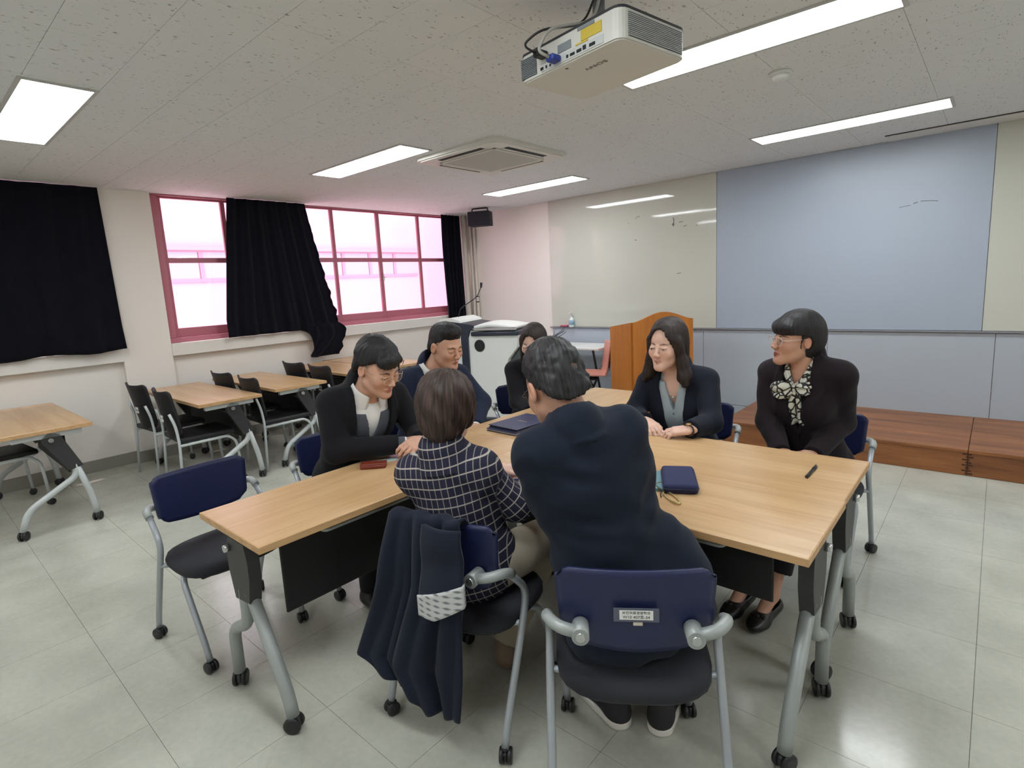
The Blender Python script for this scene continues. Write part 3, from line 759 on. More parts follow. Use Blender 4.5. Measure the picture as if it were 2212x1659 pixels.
# --- wooden lectern ---------------------------------------------------------
le = empty('wooden_lectern', (3.49, -.82, 0), ang(math.cos(math.radians(-33)), math.sin(math.radians(-33))), 'orange wooden lectern with an arched front panel', 'lectern')
w2 = .335
arch = [(-w2,0),(w2,0)]+[(w2-2*w2*k/16, 1.085+.03*(k/16)*0+.085*math.sin(PI*k/16)**1.6) for k in range(17)]
MB().prism(arch, .20, .225, 'y').build('front_panel', LECT, le)
for s in (-1, 1):
    MB().prism([(-.26,0),(.20,0),(.20,1.085),(-.26,1.02)], s*w2-.011, s*w2+.011, 'x').build('side_panel', LECT, le)
MB().prism([(-.22,.93),(.20,1.0),(.20,1.018),(-.22,.948)], -w2+.011, w2-.011, 'x').build('reading_shelf', LECT, le)
MB().rbox(-w2+.011, w2-.011, -.2, .2, .42, .44, .002).rbox(-w2+.011, w2-.011, -.2, .2, .04, .06, .002).build('inner_shelf', LECT, le)

# --- salmon chair and white table behind -----------------------------------
sal = empty('salmon_chair', (2.66, -.80, 0), ang(-.75,-.60), 'salmon plastic shell chair beside the wooden lectern', 'chair')
SAL = mat('salmon_plastic', srgb(216,148,130), .35); SALD = mat('salmon_back', srgb(166,96,88), .45)
def shell(u, v):
    s_ = v; k = 2*u-1
    if s_ < .5:
        a = s_/.5; y = .22-.40*a; z = .455+.02*math.cos(a*PI)*0+.012*(1-a)-.02*a
    elif s_ < .62:
        a = (s_-.5)/.12*PI/2; y = -.18-.06*math.sin(a); z = .435+.06*(1-math.cos(a))
    else:
        a = (s_-.62)/.38; y = -.24-.05*a; z = .495+.33*a
    w = .215*(1-.15*max(0, (s_-.85)/.15)**2)
    return (k*w, y+.03*k*k*(s_ > .55), z+.022*k*k*(s_ <= .6))
MB().grid(shell, 16, 30, .016).build('shell', SAL, sal)
def shellb(u, v):
    p = shell(.03+.94*u, .64+.34*v); return (p[0], p[1]-.017, p[2])
MB().grid(shellb, 10, 12, .003).build('back_cover', SALD, sal)
for s in (-1, 1):
    MB().tube([(s*.10,.02,.42),(s*.21,.20,.0)], .010, 8).build('leg', BLACKP, sal)
    MB().tube([(s*.10,-.02,.42),(s*.21,-.22,.0)], .010, 8).build('leg', BLACKP, sal)
MB().rbox(-.14, .14, -.12, .12, .405, .425, .006).build('seat_plate', BLACKP, sal)
wt = empty('white_table', (2.10, -.36, 0), .0, 'white folding table standing behind the salmon chair', 'table')
MB().rbox(-.60, .60, -.25, .25, .705, .73, .004).build('table_top', WHITEP, wt)
for s in (-1, 1):
    MB().tube([(s*.50,-.2,.70),(s*.36,.2,.0)], .014, 8).build('leg', BLACKP, wt)
    MB().tube([(s*.50,.2,.70),(s*.36,-.2,.0)], .014, 8).build('leg', BLACKP, wt)

# --- bottle and eraser on the tray -----------------------------------------
bo = empty('pump_bottle', (1.955, -.052, HB+.004), 0, 'white pump bottle on the tray of the glass board', 'bottle')
MB().lathe([(.030,0),(.034,.006),(.034,.10),(.030,.115),(.014,.125),(.014,.138)], 20).build('body', mat('bottle_white', srgb(226,236,236), .3), bo)
MB().lathe([(.0345,.03),(.0345,.09)], 20).build('label_band', mat('bottle_blue', srgb(150,186,206), .4), bo)
MB().lathe([(.017,.135),(.017,.152),(.006,.155),(.006,.175)], 16).rbox(-.012,.012,-.045,.012,.175,.187,.003).build('pump', WHITEP, bo)
er = empty('board_eraser', (1.835, -.05, HB+.004), .1, 'pink board eraser lying left of the pump bottle', 'eraser')
MB().rbox(-.055, .055, -.022, .022, .0, .012, .003).build('felt', mat('felt_gray', srgb(120,70,84), .9), er)
MB().rbox(-.056, .056, -.023, .023, .012, .024, .004).build('handle', mat('eraser_pink', srgb(206,96,128), .5), er)

# --- things on the meeting tables ------------------------------------------
ZT = TH
fo_m = mat('folder_blue', srgb(44,48,82), .5, bump=(220,.2,.001)); 
def folder(x, y, z, rz, label, logo):
    o = empty('document_folder', (x, y, z), rz, label, 'folder', 'stacked document folders')
    MB().rbox(-.155, .155, -.11, .11, 0, .0035, .001).build('back_cover', fo_m, o)
    MB().rbox(-.150, .145, -.105, .105, .0035, .0115, .001).build('pages', mat('pages_gray', srgb(190,182,172), .8) if not logo else mat('pages_dark', srgb(26,26,34), .8), o)
    c = MB().rbox(-.155, .155, -.11, .11, .0115, .016, .001).build('front_cover', fo_m, o)
    if logo:
        g_ = MB(); rq = random.Random(5)          # worn gold lettering, too small to read in the photograph
        for k in range(6):
            y = -.032+.011*k; g_.box(-.006, .006, y, y+.0018, .0160, .0163); g_.box(-.006 if k % 2 else .003, -.003 if k % 2 else .006, y, y+.007, .0160, .0163)
        g_.build('cover_lettering', mat('gold_print', srgb(206,196,150), .4), c)
folder(4.175, -3.77, ZT, math.radians(88), 'lower document folder of the stack, showing pale pages', False)
folder(4.18, -3.755, ZT+.0165, math.radians(86), 'upper dark blue document folder with gold lettering', True)
ca = empty('leather_case', (4.05, -4.66, ZT), math.radians(46), 'reddish brown leather case in front of the man in glasses', 'case')
LEA = mat('leather_brown', srgb(116,44,28), .45, noise=(40,.12), bump=(200,.2,.001))
MB().rbox(-.058, .058, -.026, .026, 0, .018, .006, 2).build('case_body', LEA, ca)
MB().rbox(-.0585, .0585, -.024, .0265, .0155, .024, .004, 2).build('flap', LEA, ca)
pa = empty('name_slip', (4.015, -4.565, ZT), math.radians(66), 'pale paper slip behind the brown leather case', 'paper')
MB().box(-.055, .055, -.025, .025, 0, .0012).build('sheet', mat('slip_mint', srgb(214,234,228), .7), pa)
MB().box(-.04, .03, -.012, -.009, .0012, .0014).box(-.04, .02, .002, .005, .0012, .0014).build('printed_lines', mat('slip_ink', srgb(150,172,176), .7), pa)
pe = empty('black_pen', (5.640, -3.731, ZT+.006), math.radians(90), 'black pen lying alone near the right end of the table', 'pen')
MB().tube([(-.075,0,0),(.03,0,0)], .0058, 12).build('barrel', BLACKP, pe)
MB().tube([(.03,0,0),(.068,0,0),(.078,0,0)], [.0066,.0066,.004], 12).build('cap', mat('pen_cap', srgb(34,34,40), .3), pe)
MB().rbox(.03, .07, -.0012, .0012, .006, .009, .0006).build('clip', mat('pen_clip', srgb(60,60,66), .3, .6), pe)
po = empty('zip_pouch', (5.268, -4.115, ZT), math.radians(-62), 'small navy blue zipped pouch beside the leaning man', 'pouch')
NAVF = mat('pouch_fabric', srgb(28,36,78), .8, bump=(320,.35,.001))
MB().rbox(-.115, .115, -.062, .062, 0, .036, .017, 4).build('pouch_body', NAVF, po)
MB().tube(arc_pts([(-.116,-.0,.019),(-.116,-.063,.019),(.116,-.063,.019),(.116,.063,.019),(-.116,.063,.019)], .02), .0025, 6, closed=True).build('zip', mat('zip_dark', srgb(22,26,52), .5), po)
MB().tube([(.112,-.06,.019),(.145,-.075,.012),(.165,-.072,.008)], .0022, 6).build('zip_pull', BLACKP, po)
tn = empty('teal_notebook', (5.185, -4.145, ZT), math.radians(-66), 'teal booklet half under the leaning man, against the navy pouch', 'booklet')
MB().rbox(-.10, .10, -.05, .05, 0, .012, .002).build('cover', mat('teal_cover', srgb(96,138,148), .6), tn)
MB().rbox(-.098, .098, -.048, .047, .0025, .0095, .001).build('pages', PAPER, tn)
ky = empty('rope_carabiner', (5.31, -4.27, ZT), math.radians(-40), 'brass carabiner with a short olive cord beside the navy pouch', 'key ring')
ring = [(.04*math.cos(a)*1.5, .016*math.sin(a), .006) for a in [2*PI*k/20 for k in range(20)]]
MB().tube(ring, .0035, 8, closed=True).build('carabiner', mat('brass', srgb(196,178,120), .3, .7), ky)
MB().tube(arc_pts([(-.055,.0,.008),(-.10,.03,.014),(-.14,.03,.01),(-.13,-.01,.008),(-.07,-.012,.01)], .03), .005, 8).build('cord', mat('olive_cord', srgb(96,98,74), .9, bump=(300,.5,.002)), ky)
cd = empty('white_card', (4.885, -3.535, ZT), .25, 'small white card between the fingers of the long-haired woman', 'card')
MB().rbox(-.035, .035, -.022, .022, 0, .010, .002).build('card_box', PAPER, cd)
# ================================================================== IMPLICIT SURFACES
f32 = np.float32
def A3(v): return np.asarray(v, f32)
def nrm(v): v = np.asarray(v, float); return v/np.linalg.norm(v)
def rc(p, a, b, r1, r2):
    a = A3(a); b = A3(b); ba = b-a; pa = p-a; l2 = float(ba@ba)+1e-12
    t = np.clip(pa@ba/l2, 0, 1); q = pa-t[:,None]*ba
    return np.sqrt(np.einsum('ij,ij->i', q, q))-(r1+(r2-r1)*t)
def ell(p, c, r):
    q = (p-A3(c)); r = A3(r); a = q/r; k0 = np.sqrt(np.einsum('ij,ij->i', a, a)); b = a/r; k1 = np.sqrt(np.einsum('ij,ij->i', b, b))+1e-9
    return k0*(k0-1)/k1
def sph(p, c, r): q = p-A3(c); return np.sqrt(np.einsum('ij,ij->i', q, q))-r
def rbx(p, c, h, r):
    q = np.abs(p-A3(c))-(A3(h)-r); return np.sqrt((np.maximum(q,0)**2).sum(1))+np.minimum(q.max(1),0)-r
def su(a, b, k):
    h = np.clip(.5+.5*(b-a)/k, 0, 1); return b*(1-h)+a*h-k*h*(1-h)
def sm(a, b, k): return -su(-a, -b, k)
def half(p, c, n): return (p-A3(c))@A3(nrm(n))       # negative behind the plane
def frame(right, fwd, up): return np.array([right, fwd, up], f32)
def rotm(yaw, pitch, roll):
    """head frame rows (right, forward, up): yaw left positive, pitch up positive, roll to right shoulder positive"""
    cy, sy = math.cos(yaw), math.sin(yaw); cp, sp_ = math.cos(pitch), math.sin(pitch); cr, sr = math.cos(roll), math.sin(roll)
    Rz = np.array([[cy,-sy,0],[sy,cy,0],[0,0,1]]); Rx = np.array([[1,0,0],[0,cp,-sp_],[0,sp_,cp]]); Ry = np.array([[cr,0,sr],[0,1,0],[-sr,0,cr]])
    return (Rz@Rx@Ry).T.astype(f32)
def vnoise(p):
    i = np.floor(p).astype(np.int64); f = (p-i).astype(f32); f = f*f*(3-2*f); out = 0
    for dx in (0,1):
        for dy in (0,1):
            for dz in (0,1):
                h = (i[:,0]+dx)*374761393+(i[:,1]+dy)*668265263+(i[:,2]+dz)*2147483647
                h = (h ^ (h >> 13))*1274126177; h = (h ^ (h >> 16)) & 0xffff
                w = (f[:,0] if dx else 1-f[:,0])*(f[:,1] if dy else 1-f[:,1])*(f[:,2] if dz else 1-f[:,2])
                out = out+w*(h.astype(f32)/65535.0)
    return out*2-1

def polygonise(fn, lo, hi, h, B=10):
    """sparse surface nets -> verts, quads"""
    lo = np.asarray(lo, float); hi = np.asarray(hi, float)
    nb = np.ceil((hi-lo)/(h*B)).astype(int)
    g = np.stack(np.meshgrid(*[np.arange(n) for n in nb], indexing='ij'), -1).reshape(-1,3)
    c = (lo+(g+.5)*h*B).astype(f32)
    d = fn(c); keep = np.abs(d) < h*B*.87*1.25+.012
    g = g[keep]
    if len(g) == 0: return np.zeros((0,3)), np.zeros((0,4), int)
    n1 = B+1
    loc = np.stack(np.meshgrid(*[np.arange(n1)]*3, indexing='ij'), -1).reshape(-1,3)
    idx = (g[:,None,:]*B+loc[None]).reshape(-1,3)
    P = (lo+idx*h).astype(f32)
    D = np.empty(len(P), f32)
    for s in range(0, len(P), 400000): D[s:s+400000] = fn(P[s:s+400000])
    D = D.reshape(len(g), n1, n1, n1)
    N = nb*B+2; key = lambda ii: (ii[...,0]*N[1]+ii[...,1])*N[2]+ii[...,2]
    S = D < 0
    c8 = [S[:,a:a+B,b:b+B,c_:c_+B] for a in (0,1) for b in (0,1) for c_ in (0,1)]
    any_ = np.logical_or.reduce(c8); all_ = np.logical_and.reduce(c8)
    cell = np.argwhere(any_ & ~all_)
    bi = cell[:,0]; li = cell[:,1:]; gi = g[bi]*B+li
    dv = np.stack([D[bi, li[:,0]+a, li[:,1]+b, li[:,2]+c_] for a in (0,1) for b in (0,1) for c_ in (0,1)], 1)
    off = np.array([(a,b,c_) for a in (0,1) for b in (0,1) for c_ in (0,1)], float)
    acc = np.zeros((len(cell),3)); cnt = np.zeros(len(cell))
    for i in range(8):
        for j in range(i+1, 8):
            if np.abs(off[i]-off[j]).sum() != 1: continue
            a, b = dv[:,i], dv[:,j]; m = (a < 0) != (b < 0)
            t = np.where(m, a/np.where(m, a-b, 1), 0)
            acc += np.where(m[:,None], off[i]+(off[j]-off[i])*t[:,None], 0); cnt += m
    V = lo+(gi+acc/cnt[:,None])*h
    ck = key(gi); order = np.argsort(ck); cks = ck[order]
    faces = []
    for ax in range(3):
        sl0 = [slice(None)]+[slice(0,B)]*3; sl1 = list(sl0); sl1[ax+1] = slice(1,B+1)
        a, b = S[tuple(sl0)], S[tuple(sl1)]
        e = np.argwhere(a != b)
        if len(e) == 0: continue
        ge = g[e[:,0]]*B+e[:,1:]; inside = a[e[:,0],e[:,1],e[:,2],e[:,3]]
        u, w = (ax+1)%3, (ax+2)%3
        q = []
        for du, dw in ((-1,-1),(0,-1),(0,0),(-1,0)):
            gg = ge.copy(); gg[:,u] += du; gg[:,w] += dw
            k = key(gg); p = np.searchsorted(cks, k); p = np.minimum(p, len(cks)-1); ok = cks[p] == k
            q.append(np.where(ok, order[p], -1))
        q = np.stack(q, 1); good = (q >= 0).all(1); q = q[good]; ins = inside[good]
        q[~ins] = q[~ins][:, ::-1]
        faces.append(q)
    F = np.concatenate(faces)
    # two projection steps onto the surface
    e = h*.25
    for _ in range(1):
        Vf = V.astype(f32); d0 = fn(Vf)
        G = np.stack([(fn(Vf+A3(ax))-d0)/e for ax in ((e,0,0),(0,e,0),(0,0,e))], 1)
        g2 = np.maximum((G*G).sum(1), .25); st = np.clip(d0/g2, -h*.6, h*.6)
        V = V-(st[:,None]*G)
    return V, F

def sdf_obj(name, fn, lo, hi, h, m, parent, color=None, vec=None, extra=None, label=None):
    V, F = polygonise(fn, lo, hi, h)
    nv = len(V); nf = len(F); ev = []; ef = []
    if extra is not None:
        ev = extra.v; ef = [tuple(i+nv for i in f) for f in extra.f]
    me = bpy.data.meshes.new(name)
    if not ev:
        me.vertices.add(nv); me.vertices.foreach_set('co', V.astype(f32).ravel())
        me.loops.add(nf*4); me.loops.foreach_set('vertex_index', F.astype(np.int32).ravel())
        me.polygons.add(nf); me.polygons.foreach_set('loop_start', np.arange(0, nf*4, 4, dtype=np.int32))
        me.update(calc_edges=True)
    else: me.from_pydata([tuple(v) for v in V]+list(ev), [], [tuple(f) for f in F]+ef)
    me.polygons.foreach_set('use_smooth', [True]*len(me.polygons))
    if color is not None:
        c = color(V.astype(f32)); at = me.color_attributes.new('Col', 'FLOAT_COLOR', 'POINT')
        full = np.ones((len(me.vertices),4), f32); full[:nv,:3] = c; at.data.foreach_set('color', full.ravel())
    if vec is not None:
        c = vec(V.astype(f32)); at = me.attributes.new('cloth', 'FLOAT_VECTOR', 'POINT')
        full = np.zeros((len(me.vertices),3), f32); full[:nv] = c; at.data.foreach_set('vector', full.ravel())
    me.validate(); o = link(name, me, m, parent)
    if label: o['label'] = label
    return o

# ------------------------------------------------------------------ people materials
def skin_mat():
    m = bpy.data.materials.new('skin'); m.use_nodes = True; n, l = nodes_of(m); p = n['Principled BSDF']
    a = n.new('ShaderNodeAttribute'); a.attribute_name = 'Col'
    t = n.new('ShaderNodeTexNoise'); t.inputs['Scale'].default_value = 40; tc = n.new('ShaderNodeTexCoord'); l.new(tc.outputs['Object'], t.inputs['Vector'])
    h = n.new('ShaderNodeHueSaturation'); mr = n.new('ShaderNodeMapRange'); mr.inputs['To Min'].default_value = .93; mr.inputs['To Max'].default_value = 1.06
    l.new(t.outputs['Fac'], mr.inputs['Value']); l.new(mr.outputs[0], h.inputs['Value']); l.new(a.outputs['Color'], h.inputs['Color'])
    l.new(h.outputs[0], p.inputs['Base Color']); p.inputs['Roughness'].default_value = .5; p.inputs['Specular IOR Level'].default_value = .35
    p.inputs['Subsurface Weight'].default_value = .08; p.inputs['Subsurface Radius'].default_value = (.012,.005,.003)
    return m
SKIN = skin_mat()
def hair_mat(name, c1, c2, rough=.52):
    m = bpy.data.materials.new(name); m.use_nodes = True; n, l = nodes_of(m); p = n['Principled BSDF']
    a = n.new('ShaderNodeAttribute'); a.attribute_name = 'cloth'
    mp = n.new('ShaderNodeMapping'); mp.inputs['Scale'].default_value = (260, 14, 14); l.new(a.outputs['Vector'], mp.inputs['Vector'])
    t = n.new('ShaderNodeTexNoise'); t.inputs['Scale'].default_value = 1; t.inputs['Detail'].default_value = 3; l.new(mp.outputs[0], t.inputs['Vector'])
    cr = n.new('ShaderNodeValToRGB'); cr.color_ramp.elements[0].color = (*c1,1); cr.color_ramp.elements[1].color = (*c2,1); cr.color_ramp.elements[0].position = .35; cr.color_ramp.elements[1].position = .72
    l.new(t.outputs['Fac'], cr.inputs['Fac']); l.new(cr.outputs['Color'], p.inputs['Base Color'])
    b = n.new('ShaderNodeBump'); b.inputs['Strength'].default_value = .5; b.inputs['Distance'].default_value = .003; l.new(t.outputs['Fac'], b.inputs['Height']); l.new(b.outputs['Normal'], p.inputs['Normal'])
    p.inputs['Roughness'].default_value = rough; p.inputs['Specular IOR Level'].default_value = .4
    return m
HBLK = hair_mat('hair_black', srgb(14,13,15), srgb(40,38,42))
HGRY = hair_mat('hair_black_gray', srgb(14,14,16), srgb(52,51,54))
HBRN = hair_mat('hair_brown', srgb(30,21,18), srgb(76,55,47))
HDBR = hair_mat('hair_dark_brown', srgb(24,18,17), srgb(58,46,42))
def cloth(name, col, amt=.14, rough=.85, scale=300, sheen=.05):
    return mat(name, col, rough, spec=.25, noise=(scale,amt), bump=(scale*1.6,.18,.001), sheen=sheen)
J_BLACK = cloth('jacket_black', srgb(20,21,27)); J_NAVY = cloth('jacket_navy', srgb(32,40,62)); J_PLUM = cloth('jacket_plum', srgb(27,19,25)); J_DNAVY = cloth('jacket_dark_navy', srgb(20,26,39))
J_M7 = cloth('jacket_deep_navy', srgb(20,29,44)); SHIRTW = cloth('shirt_white', srgb(228,228,226), .03); VESTG = cloth('vest_gray', srgb(82,87,96), .15)
BLOUSE = cloth('blouse_gray', srgb(164,176,182), .05, .7); TOPB = cloth('top_black', srgb(20,20,25)); TR_BLK = cloth('trousers_black', srgb(22,22,26)); TR_BEI = cloth('trousers_beige', srgb(176,166,148), .08)
def check_mat():
    m = bpy.data.materials.new('check_cloth'); m.use_nodes = True; n, l = nodes_of(m); p = n['Principled BSDF']
    a = n.new('ShaderNodeAttribute'); a.attribute_name = 'cloth'
    sx = n.new('ShaderNodeSeparateXYZ'); l.new(a.outputs['Vector'], sx.inputs[0])
    def line(out, per, w):
        q = n.new('ShaderNodeMath'); q.operation = 'PINGPONG'; q.inputs[1].default_value = per/2; l.new(out, q.inputs[0])
        r = n.new('ShaderNodeMapRange'); r.inputs['From Min'].default_value = w*.45; r.inputs['From Max'].default_value = w; r.inputs['To Min'].default_value = 1; r.inputs['To Max'].default_value = 0; l.new(q.outputs[0], r.inputs['Value']); return r.outputs[0]
    lx = line(sx.outputs['X'], .0250, .0020); lz = line(sx.outputs['Y'], .0335, .0027)
    t = n.new('ShaderNodeTexNoise'); t.inputs['Scale'].default_value = 260; l.new(a.outputs['Vector'], t.inputs['Vector'])
    l7 = n.new('ShaderNodeMath'); l7.operation = 'MULTIPLY'; l7.inputs[1].default_value = .62; l.new(lx, l7.inputs[0])
    mxm = n.new('ShaderNodeMath'); mxm.operation = 'MAXIMUM'; l.new(l7.outputs[0], mxm.inputs[0]); l.new(lz, mxm.inputs[1])
    tm_ = n.new('ShaderNodeMapRange'); tm_.inputs['To Min'].default_value = .55; tm_.inputs['To Max'].default_value = 1.1; l.new(t.outputs['Fac'], tm_.inputs['Value'])
    mm = n.new('ShaderNodeMath'); mm.operation = 'MULTIPLY'; l.new(mxm.outputs[0], mm.inputs[0]); l.new(tm_.outputs[0], mm.inputs[1])
    base = n.new('ShaderNodeMix'); base.data_type = 'RGBA'; base.inputs['A'].default_value = (*srgb(34,34,52),1); base.inputs['B'].default_value = (*srgb(52,52,70),1); l.new(t.outputs['Fac'], base.inputs['Factor'])
    mx = n.new('ShaderNodeMix'); mx.data_type = 'RGBA'; l.new(mm.outputs[0], mx.inputs['Factor']); l.new(base.outputs['Result'], mx.inputs['A']); mx.inputs['B'].default_value = (*srgb(196,188,178),1)
    l.new(mx.outputs['Result'], p.inputs['Base Color']); p.inputs['Roughness'].default_value = .9; p.inputs['Specular IOR Level'].default_value = .2
    return m
CHECK = check_mat()
def scarf_mat():
    m = bpy.data.materials.new('scarf_silk'); m.use_nodes = True; n, l = nodes_of(m); p = n['Principled BSDF']
    tc = n.new('ShaderNodeTexCoord'); v = n.new('ShaderNodeTexVoronoi'); v.feature = 'DISTANCE_TO_EDGE'; v.inputs['Scale'].default_value = 26; l.new(tc.outputs['Object'], v.inputs['Vector'])
    r = n.new('ShaderNodeValToRGB'); r.color_ramp.elements[0].position = .07; r.color_ramp.elements[0].color = (*srgb(24,24,28),1); r.color_ramp.elements[1].position = .10; r.color_ramp.elements[1].color = (*srgb(214,216,204),1)
    l.new(v.outputs['Distance'], r.inputs['Fac']); l.new(r.outputs['Color'], p.inputs['Base Color']); p.inputs['Roughness'].default_value = .45; return m
SCARF = scarf_mat()

# ------------------------------------------------------------------ head
SK = {'light': srgb(224,186,168), 'mid': srgb(212,168,146), 'tan': srgb(202,156,132)}
class Head:
    def __init__(s, c, R, skin='mid', female=False, lids=.35, brow=srgb(40,32,30), lip=None, smile=0., scale=1.0, eye_dir=(0,0), fade=None):
        s.fade = None if fade is None else np.array(fade, f32)
        s.c = A3(c); s.R = R; s.skin = np.array(SK[skin], f32); s.fem = female; s.lids = lids; s.brow = np.array(brow, f32); s.sc = scale
        s.lip = np.array(lip if lip is not None else ([c_*k for c_, k in zip(SK[skin], (.86,.62,.62))]), f32); s.smile = smile; s.ed = eye_dir
    def loc(s, p): return ((p-s.c)@s.R.T)/s.sc
    def out(s, q): return (np.asarray(q, f32)*s.sc)@s.R+s.c
    def sdf(s, p):
        q = s.loc(p); a = q.copy(); a[:,0] = np.abs(a[:,0]); fm = s.fem
        jw = .92 if fm else 1.0
        d = ell(q, (0,-.014,.036), (.0755,.098,.088))
        d = su(d, ell(q, (0,.024,-.012), (.067*jw,.068,.082)), .03)
        d = su(d, ell(q, (0,.030,-.066), (.054*jw,.055,.046)), .03)
        d = su(d, rc(a, (.047*jw,.005,-.058), (.012,.078,-.098), .016, .016), .03)
        d = su(d, sph(q, (0,.079,-.099), .0165), .022)
        d = su(d, sph(a, (.040,.066,-.026), .022), .03)
        if not fm: d = su(d, rc(a, (.0,.092,.020), (.036,.080,.020), .008, .008), .018)
        d = sm(d, -ell(a, (.031,.103,-.001), (.019,.016,.011)), .012)
        d = su(d, rc(q, (0,.091,.010), (0,.1105 if fm else .1135,-.030), .0065 if fm else .0070, .0092 if fm else .0105), .012)
        d = su(d, sph(a, (.0095,.106,-.034), .0085), .008)
        d = su(d, ell(a, (.0315,.0815,-.001), (.0165,.0135,.0125)), .004)
        d = su(d, rc(a, (.016,.0915,.0035+.002), (.046,.083,.0035), .0035, .003), .005)   # upper lid
        z0 = -.0655
        d = su(d, rc(a, (0,.1005,z0+.0045), (.021,.091,z0+.0015+s.smile*.006), .0052, .0025), .006)
        d = su(d, rc(a, (0,.0985,z0-.0065), (.017,.0915,z0-.0025+s.smile*.005), .0062, .003), .006)
        d = sm(d, -rc(a, (0,.1075,z0-.001), (.023,.0955,z0+.0005+s.smile*.006), .0022, .0014), .004)
        # ears
        e = ell(a, (.0785,-.010,-.006), (.0085,.0175 if fm else .0195,.027 if fm else .031)); e = sm(e, -ell(a, (.0865,-.006,-.004), (.007,.0115,.019)), .004)
        d = su(d, e, .006)
        return d*s.sc
    def color(s, p):
        q = s.loc(p); a = q.copy(); a[:,0] = np.abs(a[:,0])
        c = np.repeat(s.skin[None], len(p), 0)
        def mixin(mask, col):
            nonlocal c
            m = np.clip(mask, 0, 1)[:,None]; c = c*(1-m)+np.array(col, f32)[None]*m
        red = s.skin*np.array((1.02,.80,.78), f32)
        mixin(.45*np.exp(-(sph(a, (.042,.075,-.030), 0)/.022)**2), red)
        mixin(.4*np.exp(-(sph(q, (0,.112,-.032), 0)/.014)**2), red)
        mixin(.5*np.exp(-(sph(a, (.083,-.01,-.005), 0)/.025)**2), red)
        z0 = -.0655
        lipd = np.minimum(rc(a, (0,.1015,z0+.004), (.020,.092,z0+.001+s.smile*.006), .0058, .002), rc(a, (0,.0995,z0-.006), (.016,.0925,z0-.0025+s.smile*.005), .0066, .002))
        mixin((.0015-lipd)/.0015, s.lip)
        mixin((.001-rc(a, (0,.104,z0-.001), (.022,.0945,z0+.0005+s.smile*.006), .0020, .0010))/.0012, s.lip*.35)
        b2 = a*np.array((1,0,1), f32); bd = rc(b2, (.015,0,.0185), (.030,0,.0230), .0022, .0028); bd = np.minimum(bd, rc(b2, (.030,0,.0230), (.050,0,.0180), .0028, .0010))
        mixin((.0015-bd)/.002*.85*(q[:,1] > .04), s.brow)
        if s.fade is not None:
            zf = np.clip((q[:,2]+.048-.60*np.clip(q[:,1]+.05,0,1))/.03, 0, 1)*np.clip((.030-q[:,1])/.02, 0, 1)*(np.abs(sph(a, (.080,-.008,-.006), .03)) > .004)*(sph(a, (.082,-.008,-.006), .033) > 0)
            mixin(zf*.82*(q[:,2] < .06), s.fade)
        # eye opening below the lid line
        zl = .004-.009*s.lids
        ex = (a[:,0]-.0315)/.0150; ez = (q[:,2]+.0008)/(.0066)
        shape = 1-ex*ex-ez*ez
        m = ((shape > 0) & (q[:,2] < zl) & (q[:,1] > .07)).astype(f32)
        mixin(m*np.clip(shape*4,0,1), (.62,.60,.58))
        dx = np.where(q[:,0] > 0, q[:,0]-.0315, q[:,0]+.0315)-s.ed[0]*.005
        ir = np.sqrt(dx**2+(q[:,2]+.001-s.ed[1]*.003)**2)
        mixin(m*(ir < .0058), (.025,.016,.012))
        # lash line
        ln = ((np.abs(q[:,2]-zl) < .0016) & (np.abs(ex) < 1.05) & (q[:,1] > .07)).astype(f32); mixin(ln*.85, (.03,.022,.02))
        # nostril
        mixin((sph(a, (.0065,.1085,-.0405), .0042) < 0)*.7, s.skin*.25)
        return c

def hand_sdf(p, w, R, side, curl=(.5,.5,.5,.5), thumb=.4, sc=1.0, spread=.06):
    """w wrist; R rows (lateral x, along fingers y, back of hand z); side +1 thumb on +x"""
    q = ((p-A3(w))@R.T)/sc; q = q.copy(); q[:,0] *= side
    d = rbx(q, (0,.048,0), (.037,.046,.0125), .011)
    d = su(d, rc(q, (0,-.03,0), (0,.02,0), .024, .025), .02)
    d = su(d, ell(q, (.022,.03,-.008), (.02,.032,.014)), .012)
    xs = (.029,.0105,-.009,-.027); L = (.072,.080,.074,.058); rr = (.0088,.009,.0086,.0078)
    for i in range(4):
        b = np.array((xs[i], .090-.004*abs(i-1), -.001)); th = curl[i]*.5; sp_ = (1.5-i)*spread
        pts = [b]
        for k, f in enumerate((.46,.30,.24)):
            dr = np.array((math.sin(sp_)*math.cos(th), math.cos(sp_)*math.cos(th), -math.sin(th))); pts.append(pts[-1]+dr*L[i]*f); th += curl[i]*1.05
        for k in range(3):
            d = su(d, rc(q, pts[k], pts[k+1], rr[i]*(1-.06*k), rr[i]*(.94-.07*k)), .005)
    b = np.array((.032,.018,-.008)); a1 = thumb
    t1 = b+np.array((math.sin(a1)*.038, .030, -.012)); t2 = t1+np.array((math.sin(a1*.5)*.016, .030, -.008)); 
    d = su(d, rc(q, b, t1, .0125, .0105), .010); d = su(d, rc(q, t1, t2, .0105, .0085), .004)
    return d*sc

